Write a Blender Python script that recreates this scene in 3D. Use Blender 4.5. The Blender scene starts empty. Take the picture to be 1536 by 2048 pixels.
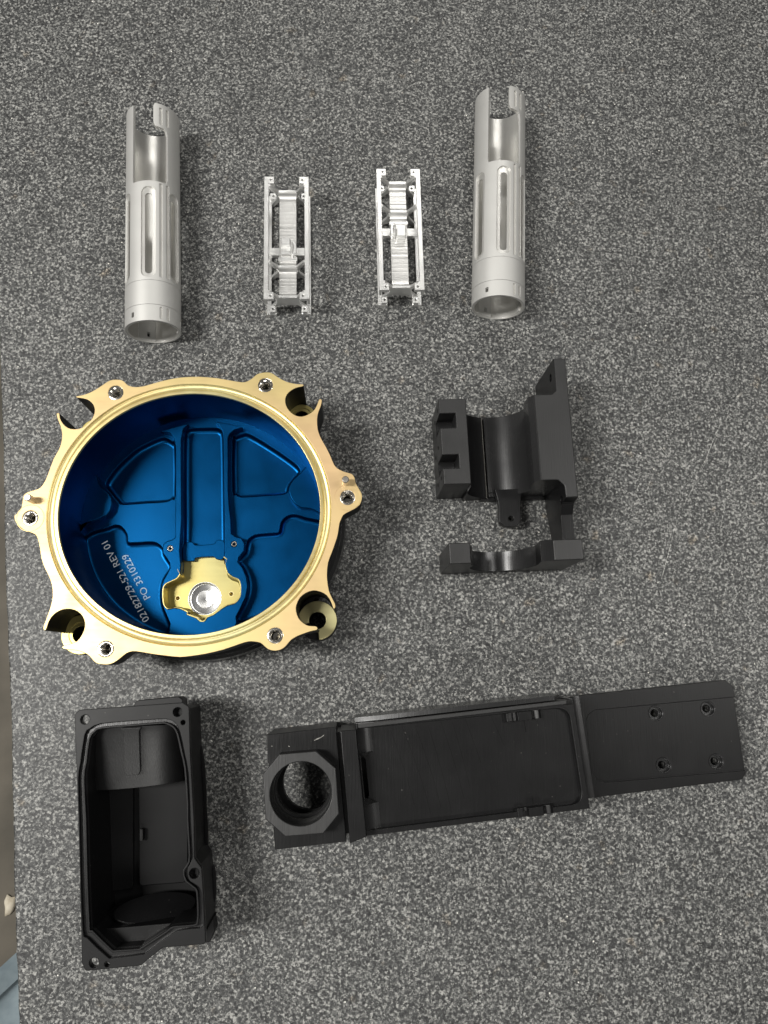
import bpy, bmesh, math, random
from mathutils import Vector, Matrix

random.seed(7)
sc = bpy.context.scene
C = sc.collection
S = 0.001                       # everything below is written in millimetres
PI = math.pi
R = math.radians

# ------------------------------------------------------------------ camera
FPX, CAMH = 1538.0, 600.0       # focal length in photo pixels (1536 x 2048), height over the table in mm
NADIR = (700.0, 1345.0)         # where the plumb line under the camera meets the picture
_n = Vector((NADIR[0] - 768, -(NADIR[1] - 1024), -FPX)).normalized()
_Z = -_n
_X = (Vector((1, 0, 0)) - _Z.x * _Z).normalized()
_Y = _Z.cross(_X)
c2w = Matrix((_X, _Y, _Z))
cam_d = bpy.data.cameras.new('camera')
cam = bpy.data.objects.new('camera', cam_d)
C.objects.link(cam)
cam_d.sensor_fit = 'VERTICAL'
cam_d.sensor_height = 24.0
cam_d.lens = 24.0 * FPX / 2048
cam_d.clip_start, cam_d.clip_end = 0.01, 50
cam.matrix_world = Matrix.Translation((0, 0, CAMH * S)) @ c2w.to_4x4()
sc.camera = cam

# ------------------------------------------------------------------ room light
w = bpy.data.worlds.new('World')
sc.world = w
w.use_nodes = True
bg = w.node_tree.nodes['Background']
bg.inputs[0].default_value = (1.0, 0.985, 0.95, 1)
bg.inputs[1].default_value = 0.11


def lamp(name, loc, aim, sx, sy, power, col=(1.0, 0.98, 0.935)):
    d = bpy.data.lights.new(name, 'AREA')
    d.shape = 'RECTANGLE'
    d.size, d.size_y, d.energy, d.color = sx, sy, power, col
    o = bpy.data.objects.new(name, d)
    C.objects.link(o)
    o.location = loc
    o.rotation_euler = (Vector(aim) - Vector(loc)).to_track_quat('-Z', 'Y').to_euler()
    return o


lamp('ceiling_tube_lamp', (-1.60, 0.10, 2.4), (0, 0.1, 0), 0.35, 1.1, 112)
lamp('ceiling_tube_lamp', (1.50, 0.35, 2.0), (0, 0.1, 0), 0.30, 1.2, 21)
lamp('ceiling_tube_lamp', (0.35, 2.20, 2.2), (0, 0.2, 0), 1.3, 0.30, 15)
lamp('ceiling_tube_lamp', (0.10, -1.60, 2.1), (0, 0.1, 0), 1.2, 0.30, 20)

sc.view_settings.view_transform = 'Standard'
sc.view_settings.look = 'None'
sc.view_settings.gamma = 1
sc.view_settings.exposure = -0.30
sc.view_settings.use_curve_mapping = False


def P(px, py, z=0.0):
    """point of the place (mm) seen at a photo pixel, at height z over the table"""
    d = c2w @ Vector((px - 768, -(py - 1024), -FPX))
    t = (CAMH - z) / -d.z
    return (d.x * t, d.y * t)


def crop(ox, oy, s, pts):
    return [(ox + x / s, oy + y / s) for x, y in pts]


# ------------------------------------------------------------------ materials
def nt(name):
    m = bpy.data.materials.new(name)
    m.use_nodes = True
    t = m.node_tree
    b = t.nodes['Principled BSDF']
    return m, t, b


def add(t, typ, **kw):
    n = t.nodes.new(typ)
    for k, v in kw.items():
        setattr(n, k, v)
    return n


def ramp(t, stops, interp='LINEAR'):
    n = t.nodes.new('ShaderNodeValToRGB')
    n.color_ramp.interpolation = interp
    e = n.color_ramp.elements
    while len(e) < len(stops):
        e.new(0.5)
    for i, (p, c) in enumerate(stops):
        e[i].position = p
        e[i].color = c if len(c) == 4 else (*c, 1)
    return n


def machined(name, col, metallic, rough, bevel=0.35, brush=(1, 1, 1), brush_scale=900, bump=0.02,
             rvar=0.08, mottle=0.12, spec=0.5, coat=0.0, aniso=0.0, specks=0.0):
    """metal with rounded edges, fine tool marks stretched along one axis and uneven gloss"""
    m, t, b = nt(name)
    L = t.links.new
    tc = add(t, 'ShaderNodeTexCoord')
    mp = add(t, 'ShaderNodeMapping')
    mp.inputs['Scale'].default_value = brush
    L(tc.outputs['Object'], mp.inputs[0])
    n1 = add(t, 'ShaderNodeTexNoise')
    n1.inputs['Scale'].default_value = brush_scale
    n1.inputs['Detail'].default_value = 3
    L(mp.outputs[0], n1.inputs['Vector'])
    n2 = add(t, 'ShaderNodeTexNoise')
    n2.inputs['Scale'].default_value = 55
    n2.inputs['Detail'].default_value = 4
    L(tc.outputs['Object'], n2.inputs['Vector'])
    bv = add(t, 'ShaderNodeBevel', samples=4)
    bv.inputs['Radius'].default_value = bevel * S
    bm_ = add(t, 'ShaderNodeBump')
    bm_.inputs['Strength'].default_value = bump * 10
    bm_.inputs['Distance'].default_value = 0.00012
    L(n1.outputs[0], bm_.inputs['Height'])
    L(bv.outputs[0], bm_.inputs['Normal'])
    L(bm_.outputs[0], b.inputs['Normal'])
    mr = add(t, 'ShaderNodeMapRange')
    mr.inputs[1].default_value, mr.inputs[2].default_value = 0.3, 0.7
    mr.inputs[3].default_value, mr.inputs[4].default_value = max(0.05, rough - rvar), rough + rvar
    L(n2.outputs[0], mr.inputs[0])
    rb = add(t, 'ShaderNodeMath', operation='MULTIPLY_ADD')
    rb.inputs[1].default_value = rvar * 2.2
    L(n1.outputs[0], rb.inputs[0])
    rs = add(t, 'ShaderNodeMath', operation='SUBTRACT')
    rs.inputs[1].default_value = rvar * 1.1
    L(mr.outputs[0], rs.inputs[0])
    L(rs.outputs[0], rb.inputs[2])
    L(rb.outputs[0], b.inputs['Roughness'])
    mx = add(t, 'ShaderNodeMix', data_type='RGBA')
    lo = tuple(c * (1 - mottle) for c in col)
    hi = tuple(min(1, c * (1 + mottle)) for c in col)
    mx.inputs[6].default_value = (*lo, 1)
    mx.inputs[7].default_value = (*hi, 1)
    ad = add(t, 'ShaderNodeMath', operation='MULTIPLY_ADD')
    ad.inputs[1].default_value, ad.inputs[2].default_value = 0.5, 0.0
    L(n1.outputs[0], ad.inputs[0])
    ad2 = add(t, 'ShaderNodeMath', operation='MULTIPLY_ADD')
    ad2.inputs[1].default_value = 0.5
    L(n2.outputs[0], ad2.inputs[0])
    L(ad.outputs[0], ad2.inputs[2])
    L(ad2.outputs[0], mx.inputs[0])
    out = mx.outputs[2]
    if specks:
        n3 = add(t, 'ShaderNodeTexNoise')
        n3.inputs['Scale'].default_value = 420
        n3.inputs['Detail'].default_value = 1
        L(tc.outputs['Object'], n3.inputs['Vector'])
        rp = ramp(t, [(0.0, (0, 0, 0)), (0.775, (0, 0, 0)), (0.80, (1, 1, 1))])
        L(n3.outputs[0], rp.inputs[0])
        ms = add(t, 'ShaderNodeMath', operation='MULTIPLY')
        ms.inputs[1].default_value = specks
        L(rp.outputs[0], ms.inputs[0])
        m2 = add(t, 'ShaderNodeMix', data_type='RGBA')
        m2.inputs[7].default_value = (0.5, 0.48, 0.44, 1)
        L(ms.outputs[0], m2.inputs[0])
        L(out, m2.inputs[6])
        out = m2.outputs[2]
    L(out, b.inputs['Base Color'])
    b.inputs['Metallic'].default_value = metallic
    b.inputs['Specular IOR Level'].default_value = spec
    b.inputs['Coat Weight'].default_value = coat
    if aniso:
        b.inputs['Anisotropic'].default_value = aniso
    return m


M = {}
M['blast'] = machined('bead_blasted_aluminium', (0.58, 0.575, 0.555), 0.55, 0.50, 0.35, (1, 1, 1), 1600, 0.02, 0.03, 0.03)
M['bore'] = machined('bored_aluminium', (0.72, 0.71, 0.68), 0.75, 0.36, 0.2, (.02, 1, .02), 2600, 0.02, 0.03, 0.05)
M['alu_ridged'] = machined('ridged_aluminium', (0.66, 0.655, 0.64), 0.8, 0.34, 0.25, (.02, 1, .3), 420, 0.20, 0.06, 0.40)
M['alu'] = machined('milled_aluminium', (0.84, 0.838, 0.825), 0.86, 0.33, 0.25, (.06, 1, 1), 900, 0.07, 0.05, 0.12)
M['black'] = machined('black_anodised', (0.005, 0.005, 0.0054), 0.0, 0.35, 0.6, (1, .04, 1), 1300, 0.07, 0.02, 0.3, 0.32, specks=0.10)
M['black_matte'] = machined('black_anodised_matte', (0.0045, 0.0045, 0.005), 0.0, 0.44, 0.6, (1, 1, 1), 900, 0.01, 0.02, 0.15, 0.28, specks=0.10)
M['black_gloss'] = machined('black_anodised_bore', (0.042, 0.042, 0.043), 0.55, 0.26, 0.3, (1, .04, 1), 1300, 0.04, 0.02, 0.2, 0.70)
M['black_satin'] = machined('black_anodised_satin', (0.008, 0.008, 0.0084), 0.0, 0.45, 0.5, (1, .04, 1), 1300, 0.08, 0.03, 0.3, 0.72)
M['black_dull'] = machined('black_anodised_dull', (0.006, 0.006, 0.0065), 0.0, 0.50, 0.5, (1, 1, 1), 900, 0.01, 0.03, 0.15, 0.15)
M['blue'] = machined('blue_anodised', (0.002, 0.048, 0.145), 1.0, 0.36, 0.5, (1, 1, 1), 1100, 0.04, 0.03, 0.14, 0.5)
M['steel'] = machined('bright_steel', (0.72, 0.69, 0.63), 1.0, 0.20, 0.15, (1, 1, 1), 500, 0.01, 0.04, 0.05)
M['pin'] = machined('dowel_pin_steel', (0.66, 0.62, 0.56), 1.0, 0.30, 0.3, (1, 1, 1), 500, 0.01, 0.04, 0.05)
M['alu_bore'] = machined('bare_turned_bore', (0.86, 0.86, 0.85), 1.0, 0.24, 0.2, (1, 1, .03), 1500, 0.03, 0.05, 0.05)


def gold_material(name, a, b_, c, rough, metallic=1.0):
    m = machined(name, a, metallic, rough, 0.3, (.1, 1, 1), 500, 0.012, 0.05, 0.05)
    t = m.node_tree
    L = t.links.new
    tc = add(t, 'ShaderNodeTexCoord')
    n = add(t, 'ShaderNodeTexNoise')
    n.inputs['Scale'].default_value = 14
    n.inputs['Detail'].default_value = 2.5
    L(tc.outputs['Object'], n.inputs['Vector'])
    rp = ramp(t, [(0.32, a), (0.52, b_), (0.70, c)])
    L(n.outputs[0], rp.inputs[0])
    L(rp.outputs[0], t.nodes['Principled BSDF'].inputs['Base Color'])
    return m


M['gold'] = gold_material('chromate_gold', (0.66, 0.465, 0.25), (0.635, 0.475, 0.235), (0.59, 0.475, 0.21), 0.44, 0.6)
M['gold_seat'] = gold_material('chromate_gold_seat', (0.42, 0.36, 0.12), (0.47, 0.39, 0.14), (0.42, 0.38, 0.17), 0.36, 0.8)
M['gold_green'] = gold_material('chromate_gold_green', (0.66, 0.55, 0.25), (0.72, 0.58, 0.27), (0.62, 0.57, 0.30), 0.36, 0.8)


def granite():
    m, t, b = nt('granite')
    L = t.links.new
    tc = add(t, 'ShaderNodeTexCoord')
    # grain boundaries are pushed about so that flakes are not round
    wn = add(t, 'ShaderNodeTexNoise')
    wn.inputs['Scale'].default_value = 780
    wn.inputs['Detail'].default_value = 2
    L(tc.outputs['Object'], wn.inputs['Vector'])
    sub = add(t, 'ShaderNodeVectorMath', operation='SUBTRACT')
    sub.inputs[1].default_value = (0.5, 0.5, 0.5)
    L(wn.outputs['Color'], sub.inputs[0])
    scl = add(t, 'ShaderNodeVectorMath', operation='SCALE')
    scl.inputs['Scale'].default_value = 0.0031
    L(sub.outputs[0], scl.inputs[0])
    ws = add(t, 'ShaderNodeVectorMath', operation='ADD')
    L(tc.outputs['Object'], ws.inputs[0])
    L(scl.outputs[0], ws.inputs[1])
    v1 = add(t, 'ShaderNodeTexVoronoi')
    v1.inputs['Scale'].default_value = 700
    L(ws.outputs[0], v1.inputs['Vector'])
    sp = add(t, 'ShaderNodeSeparateColor')
    L(v1.outputs['Color'], sp.inputs[0])
    n1 = add(t, 'ShaderNodeTexNoise')
    n1.inputs['Scale'].default_value = 490
    n1.inputs['Detail'].default_value = 3
    n1.inputs['Roughness'].default_value = 0.62
    L(ws.outputs[0], n1.inputs['Vector'])
    n2 = add(t, 'ShaderNodeTexNoise')
    n2.inputs['Scale'].default_value = 26
    n2.inputs['Detail'].default_value = 3
    L(tc.outputs['Object'], n2.inputs['Vector'])
    a = add(t, 'ShaderNodeMath', operation='MULTIPLY_ADD')
    a.inputs[1].default_value = 0.34
    L(sp.outputs[0], a.inputs[0])
    L(n1.outputs[0], a.inputs[2])
    a2 = add(t, 'ShaderNodeMath', operation='MULTIPLY_ADD')
    a2.inputs[1].default_value = 0.10
    L(n2.outputs[0], a2.inputs[0])
    L(a.outputs[0], a2.inputs[2])
    rp = ramp(t, [(0.50, (0.011, 0.011, 0.0115)), (0.575, (0.031, 0.0315, 0.032)), (0.72, (0.048, 0.049, 0.049)), (0.75, (0.092, 0.093, 0.091)),
                  (0.82, (0.135, 0.136, 0.131)), (0.86, (0.20, 0.20, 0.191)), (0.95, (0.35, 0.347, 0.33))])
    L(a2.outputs[0], rp.inputs[0])
    # rusty and buff spots
    n3 = add(t, 'ShaderNodeTexNoise')
    n3.inputs['Scale'].default_value = 60
    n3.inputs['Detail'].default_value = 2
    L(tc.outputs['Object'], n3.inputs['Vector'])
    r3 = ramp(t, [(0.0, (0, 0, 0)), (0.66, (0, 0, 0)), (0.76, (0.5, 0.5, 0.5))])
    L(n3.outputs[0], r3.inputs[0])
    mx = add(t, 'ShaderNodeMix', data_type='RGBA', blend_type='MULTIPLY')
    mx.inputs[7].default_value = (1.25, 1.0, 0.72, 1)
    L(r3.outputs[0], mx.inputs[0])
    L(rp.outputs[0], mx.inputs[6])
    # glints of metal specks, painted into the stone colour
    v2 = add(t, 'ShaderNodeTexVoronoi')
    v2.inputs['Scale'].default_value = 300
    L(tc.outputs['Object'], v2.inputs['Vector'])
    s2 = add(t, 'ShaderNodeSeparateColor')
    L(v2.outputs['Color'], s2.inputs[0])
    g1 = add(t, 'ShaderNodeMath', operation='GREATER_THAN')
    g1.inputs[1].default_value = 0.988
    L(s2.outputs[1], g1.inputs[0])
    g2 = add(t, 'ShaderNodeMath', operation='LESS_THAN')
    g2.inputs[1].default_value = 0.16
    L(v2.outputs['Distance'], g2.inputs[0])
    g3 = add(t, 'ShaderNodeMath', operation='MULTIPLY')
    L(g1.outputs[0], g3.inputs[0])
    L(g2.outputs[0], g3.inputs[1])
    m2 = add(t, 'ShaderNodeMix', data_type='RGBA')
    m2.inputs[7].default_value = (0.8, 0.78, 0.72, 1)
    L(g3.outputs[0], m2.inputs[0])
    L(mx.outputs[2], m2.inputs[6])
    L(m2.outputs[2], b.inputs['Base Color'])
    b.inputs['Roughness'].default_value = 0.52
    b.inputs['Specular IOR Level'].default_value = 0.40
    bp = add(t, 'ShaderNodeBump')
    bp.inputs['Strength'].default_value = 0.25
    bp.inputs['Distance'].default_value = 0.0002
    L(n1.outputs[0], bp.inputs['Height'])
    L(bp.outputs[0], b.inputs['Normal'])
    return m


M['granite'] = granite()


def simple(name, c1, c2, scale, rough, detail=5, metallic=0.0, bump=0.0):
    m, t, b = nt(name)
    L = t.links.new
    tc = add(t, 'ShaderNodeTexCoord')
    n = add(t, 'ShaderNodeTexNoise')
    n.inputs['Scale'].default_value = scale
    n.inputs['Detail'].default_value = detail
    L(tc.outputs['Object'], n.inputs['Vector'])
    rp = ramp(t, [(0.35, c1), (0.65, c2)])
    L(n.outputs[0], rp.inputs[0])
    L(rp.outputs[0], b.inputs['Base Color'])
    b.inputs['Roughness'].default_value = rough
    b.inputs['Metallic'].default_value = metallic
    if bump:
        bp = add(t, 'ShaderNodeBump')
        bp.inputs['Strength'].default_value = bump
        bp.inputs['Distance'].default_value = 0.002
        L(n.outputs[0], bp.inputs['Height'])
        L(bp.outputs[0], b.inputs['Normal'])
    return m


M['concrete'] = simple('worn_floor', (0.075, 0.066, 0.050), (0.14, 0.122, 0.095), 9, 0.7, 8)
M['cloth'] = simple('blue_grey_fabric', (0.17, 0.215, 0.24), (0.23, 0.28, 0.305), 70, 0.85, 6, 0, 0.2)
M['etch'] = simple('laser_etching', (0.50, 0.58, 0.66), (0.72, 0.78, 0.82), 900, 0.6)
M['scratch'] = simple('scratch_mark', (0.20, 0.20, 0.19), (0.75, 0.74, 0.70), 500, 0.5)
M['chip'] = simple('metal_chip', (0.7, 0.68, 0.62), (0.9, 0.88, 0.82), 300, 0.35, 2, 0.8)
M['white'] = simple('pale_stone', (0.55, 0.48, 0.36), (0.75, 0.68, 0.55), 60, 0.7)
M['dark_line'] = simple('tool_line', (0.004, 0.004, 0.004), (0.008, 0.008, 0.008), 60, 0.7)
M['dark_line'].node_tree.nodes['Principled BSDF'].inputs['Specular IOR Level'].default_value = 0.12


# ------------------------------------------------------------------ mesh helpers (mm)
def thing(name, label, cat, base=(0, 0, 0), rotz=0.0, group=None):
    o = bpy.data.objects.new(name, None)
    o.empty_display_size = 0.01
    C.objects.link(o)
    o.location = Vector(base) * S
    o.rotation_euler = (0, 0, rotz)
    o['label'], o['category'] = label, cat
    if group:
        o['group'] = group
    o['_b'] = list(base)
    return o


def root_of(p):
    while p.parent:
        p = p.parent
    return p


def build(name, verts, faces, mat, parent=None, angle=32, label=None, local=False, merge=True):
    bm = bmesh.new()
    vs = [bm.verts.new(v) for v in verts]
    for f in faces:
        try:
            bm.faces.new([vs[i] for i in f])
        except ValueError:
            pass
    if merge:
        bmesh.ops.remove_doubles(bm, verts=bm.verts, dist=0.001)
    bmesh.ops.recalc_face_normals(bm, faces=bm.faces)
    return from_bm(name, bm, mat, parent, angle, label, local)


def from_bm(name, bm, mat, parent=None, angle=32, label=None, local=False):
    off = Vector((0, 0, 0))
    if parent and not local:
        off = Vector(root_of(parent).get('_b', (0, 0, 0)))
    for v in bm.verts:
        v.co = (v.co - off) * S
    me = bpy.data.meshes.new(name)
    bm.to_mesh(me)
    bm.free()
    me.polygons.foreach_set('use_smooth', [True] * len(me.polygons))
    me.set_sharp_from_angle(angle=R(angle))
    me.materials.append(M[mat] if isinstance(mat, str) else mat)
    o = bpy.data.objects.new(name, me)
    C.objects.link(o)
    if parent:
        o.parent = parent
    if label:
        o['label'] = label
    return o


def area2(p):
    return sum(p[i][0] * p[(i + 1) % len(p)][1] - p[(i + 1) % len(p)][0] * p[i][1] for i in range(len(p)))


def ccw(p):
    p = list(p)
    return p if area2(p) > 0 else p[::-1]


def offset(p, d):
    """offset a closed loop; d > 0 grows a counter-clockwise loop"""
    n = len(p)
    out = []
    for i in range(n):
        a, b, c = Vector(p[i - 1][:2]), Vector(p[i][:2]), Vector(p[(i + 1) % n][:2])
        e1, e2 = (b - a), (c - b)
        if e1.length < 1e-6 or e2.length < 1e-6:
            out.append(tuple(b))
            continue
        e1.normalize()
        e2.normalize()
        n1, n2 = Vector((e1.y, -e1.x)), Vector((e2.y, -e2.x))
        k = n1 + n2
        den = max(0.35, 1 + n1.dot(n2))
        out.append(tuple(b + k * (d / den)))
    return out


def smooth(p, n=3):
    out = []
    m = len(p)
    for i in range(m):
        p0, p1, p2, p3 = (Vector(p[(i + k) % m]) for k in (-1, 0, 1, 2))
        for j in range(n):
            t = j / n
            out.append(tuple(0.5 * ((2 * p1) + (p2 - p0) * t + (2 * p0 - 5 * p1 + 4 * p2 - p3) * t * t
                                    + (3 * p1 - p0 - 3 * p2 + p3) * t ** 3)))
    return out


def rounded(p, r, seg=5):
    """fillet the corners of a polygon; r a number or one per corner"""
    out = []
    m = len(p)
    for i in range(m):
        rr = r[i] if isinstance(r, (list, tuple)) else r
        b = Vector(p[i])
        a, c = Vector(p[i - 1]), Vector(p[(i + 1) % m])
        if rr <= 0:
            out.append(tuple(b))
            continue
        u, v = (a - b), (c - b)
        lu, lv = u.length, v.length
        u.normalize()
        v.normalize()
        ang = u.angle(v)
        if ang > PI - 0.05:
            out.append(tuple(b))
            continue
        t = min(rr / math.tan(ang / 2), lu * 0.48, lv * 0.48)
        q0, q1 = b + u * t, b + v * t
        for k in range(seg + 1):
            s = k / seg
            out.append(tuple((1 - s) ** 2 * q0 + 2 * s * (1 - s) * b + s * s * q1))
    return out


def circle(cx, cy, r, n=32, ry=None, a0=0.0):
    return [(cx + r * math.cos(a0 + 2 * PI * i / n), cy + (ry or r) * math.sin(a0 + 2 * PI * i / n)) for i in range(n)]


def fill2d(outer, holes=()):
    bm = bmesh.new()
    ed = []
    for lp in [ccw(outer)] + [ccw(h)[::-1] for h in holes]:
        vs = [bm.verts.new((x, y, 0)) for x, y in lp]
        for i in range(len(vs)):
            ed.append(bm.edges.new((vs[i], vs[(i + 1) % len(vs)])))
    bmesh.ops.triangle_fill(bm, use_beauty=True, use_dissolve=False, edges=ed, normal=(0, 0, 1))
    bm.verts.index_update()
    V = [(v.co.x, v.co.y) for v in bm.verts]
    F = []
    for f in bm.faces:
        ids = [v.index for v in f.verts]
        if f.normal.z < 0:
            ids.reverse()
        F.append(ids)
    bm.free()
    return V, F


def prism_data(outer, holes, z0, z1, ch=0.0, fil=0.0, bottom=True):
    """upright solid over a plan; ch chamfers the top edges, fil flares the foot of the hole walls inwards"""
    loops = [ccw(outer)] + [ccw(h)[::-1] for h in holes]
    top = [offset(l, -ch) if ch else l for l in loops]
    V2, F2 = fill2d(top[0], top[1:])
    V = [(x, y, z1) for x, y in V2]
    F = [list(f) for f in F2]
    for i, l in enumerate(loops):
        rings = [[(x, y, z1) for x, y in top[i]]]
        if ch:
            rings.append([(x, y, z1 - ch) for x, y in l])
        if fil:
            for k in range(6):
                a = k / 5 * PI / 2
                rings.append([(x, y, z0 + fil * (1 - math.sin(a))) for x, y in offset(l, fil * (1 - math.cos(a)))])
        else:
            rings.append([(x, y, z0) for x, y in l])
        n = len(l)
        base = len(V)
        for r_ in rings:
            V += r_
        for k in range(len(rings) - 1):
            for j in range(n):
                a, b = base + k * n + j, base + k * n + (j + 1) % n
                F.append([a, b, b + n, a + n])
    if bottom and not fil:
        V3, F3 = fill2d(loops[0], loops[1:])
        o = len(V)
        V += [(x, y, z0) for x, y in V3]
        F += [[i + o for i in reversed(f)] for f in F3]
    return V, F


def prism(name, outer, holes, z0, z1, mat, parent=None, ch=0.0, fil=0.0, xf=None, label=None, local=False, angle=32, bottom=True):
    V, F = prism_data(outer, holes, z0, z1, ch, fil, bottom)
    if xf:
        V = [xf(*v) for v in V]
    return build(name, V, F, mat, parent, angle, label, local)


def lathe(name, prof, mat, parent=None, c=(0, 0), n=96, ky=1.0, local=False, label=None, closed=False, angle=32):
    """profile of (radius, z) turned about a vertical axis; ky squeezes y"""
    V, F = [], []
    m = len(prof)
    for i in range(n):
        a = 2 * PI * i / n
        for r, z in prof:
            V.append((c[0] + r * math.cos(a), c[1] + r * ky * math.sin(a), z))
    for i in range(n):
        for j in range(m if closed else m - 1):
            a, b = i * m + j, i * m + (j + 1) % m
            a2, b2 = ((i + 1) % n) * m + j, ((i + 1) % n) * m + (j + 1) % m
            F.append([a, a2, b2, b])
    return build(name, V, F, mat, parent, angle, label, local)


def extrude(name, prof, a0, a1, xf, mat, parent=None, label=None, angle=32, local=False):
    """closed profile (p, z) swept from a0 to a1; xf(p, a, z) gives the point"""
    prof = ccw(prof)
    V2, F2 = fill2d(prof)
    n = len(prof)
    V = [xf(p, a0, z) for p, z in prof] + [xf(p, a1, z) for p, z in prof]
    F = [[j, (j + 1) % n, n + (j + 1) % n, n + j] for j in range(n)]
    o = len(V)
    V += [xf(p, a0, z) for p, z in V2]
    F += [[i + o for i in f] for f in F2]
    o = len(V)
    V += [xf(p, a1, z) for p, z in V2]
    F += [[i + o for i in reversed(f)] for f in F2]
    return build(name, V, F, mat, parent, angle, label, local)


def box_data(x0, x1, y0, y1, z0, z1):
    return prism_data([(x0, y0), (x1, y0), (x1, y1), (x0, y1)], [], z0, z1)


def merge_data(*ds):
    V, F = [], []
    for v, f in ds:
        o = len(V)
        V += list(v)
        F += [[i + o for i in q] for q in f]
    return V, F


def tag(o, label, cat, group=None):
    o['label'], o['category'] = label, cat
    if group:
        o['group'] = group
    return o


# ------------------------------------------------------------------ the setting
e0, e1 = Vector(P(0, 720, 0)), Vector(P(37, 2048, 0))
dr = (e1 - e0).normalized()
L0, L1 = e0 - dr * 700, e1 + dr * 300
outl = [tuple(L1), (900, L1.y), (900, L0.y), tuple(L0)]
# the ground edge of the plate is worn: small nicks along the arris
edge = []
N_E = 260
for i in range(N_E + 1):
    t = i / N_E
    p = L0.lerp(L1, t)
    edge.append((p.x + random.uniform(-0.35, 0.35) + 0.5 * math.sin(t * 40), p.y))
top_loop = ccw([(900, L1.y), (900, L0.y)] + edge)
plate = prism('granite_surface_plate', top_loop, [], -100, 0, 'granite', ch=1.2)
plate['kind'] = 'structure'
fl = build('floor', [(-2500, -2500, -800), (2500, -2500, -800), (2500, 2500, -800), (-2500, 2500, -800)], [(0, 1, 2, 3)], 'concrete')
fl['kind'] = 'structure'

# fine scratches worn into the stone
SCR = [[(1452, 826), (1430, 870), (1412, 918), (1394, 955), (1384, 980), (1362, 1020), (1348, 1060), (1336, 1110), (1318, 1178)],
       [(1456, 832), (1418, 910), (1402, 944)],
       [(1320, 893), (1340, 918), (1365, 936), (1395, 954), (1415, 965)],
       [(582, 86), (610, 86), (640, 79), (684, 71)],
       [(1463, 1206), (1480, 1182)], [(1422, 1320), (1470, 1300), (1510, 1280), (1536, 1240)],
       [(1374, 1076), (1392, 1062)], [(58, 766), (78, 771), (105, 766), (120, 767)], [(1455, 965), (1448, 1020), (1440, 1060)]]
V, F = [], []
for ln in SCR:
    q = [Vector(P(x, y, 0)) for x, y in ln]
    fine = []
    for i in range(len(q) - 1):
        for k in range(7):
            fine.append(q[i].lerp(q[i + 1], k / 7) + Vector((random.uniform(-.12, .12), random.uniform(-.12, .12))))
    fine.append(q[-1])
    for i in range(len(fine) - 1):
        if random.random() < 0.30:
            continue
        d = (fine[i + 1] - fine[i]).normalized()
        nrm = Vector((-d.y, d.x)) * random.uniform(0.06, 0.17)
        o = len(V)
        for p in (fine[i] - nrm, fine[i + 1] - nrm, fine[i + 1] + nrm, fine[i] + nrm):
            V.append((p.x, p.y, 0.03))
        F.append((o, o + 1, o + 2, o + 3))
sx = build('scratch', V, F, 'scratch', plate, merge=False, label='thin pale scratches in the dark granite')
sx['kind'] = 'stuff'

# swarf dust lying about
V, F = [], []
for i in range(170):
    px, py = random.uniform(60, 1530), random.uniform(10, 2040)
    x, y = P(px, py, 0)
    r = random.uniform(0.15, 0.5) * (1.8 if random.random() < 0.08 else 1)
    a = random.uniform(0, 2 * PI)
    o = len(V)
    for k in range(3):
        rr = r * random.uniform(0.4, 1.3)
        V.append((x + rr * math.cos(a + k * 2.1), y + rr * math.sin(a + k * 2.1), 0.05 + random.uniform(0, .35)))
    V.append((x, y, 0.5 * r + 0.05))
    F += [(o, o + 1, o + 3), (o + 1, o + 2, o + 3), (o + 2, o, o + 3), (o, o + 2, o + 1)]
du = build('metal_dust', V, F, 'chip', merge=False)
du['kind'] = 'stuff'
du['label'] = 'tiny bright metal flecks strewn over the granite'
du['category'] = 'swarf'

cx, cy = P(1479, 790, 0)
V = [(-2.9, -1.8, .05), (-1.2, -2.1, .05), (2.6, 1.1, .05), (2.9, 2.2, .05), (1.1, 1.5, .05), (-2.0, -.5, .9), (1.8, 1.6, 1.1), (0, -.4, 1.0)]
F = [(0, 1, 7, 5), (1, 2, 6, 7), (2, 3, 6), (3, 4, 6), (4, 5, 7, 6), (4, 0, 5), (0, 4, 3, 2, 1)]
tag(build('metal_chip', [(cx + a, cy + b, c) for a, b, c in V], F, 'chip', angle=10),
    'small bright sliver of metal lying alone on the granite, right of the black bracket', 'metal chip')

# a pale stone chip on the floor below the plate
cx, cy = P(16, 1812, -790)
V, F = [], []
for j in range(4):
    for i in range(9):
        a = 2 * PI * i / 9
        r = (11, 13, 9, 2)[j] * (1 + .25 * math.sin(2.3 * i))
        V.append((cx + r * math.cos(a) * .75, cy + r * math.sin(a) * 1.25, -800 + (0, 4, 9, 11)[j]))
for j in range(3):
    for i in range(9):
        F.append((j * 9 + i, j * 9 + (i + 1) % 9, j * 9 + 9 + (i + 1) % 9, j * 9 + 9 + i))
F.append(tuple(range(27, 36)))
tag(build('stone_chip', V, F, 'white', angle=50), 'small pale chip lying on the brown floor left of the plate', 'chip')


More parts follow.
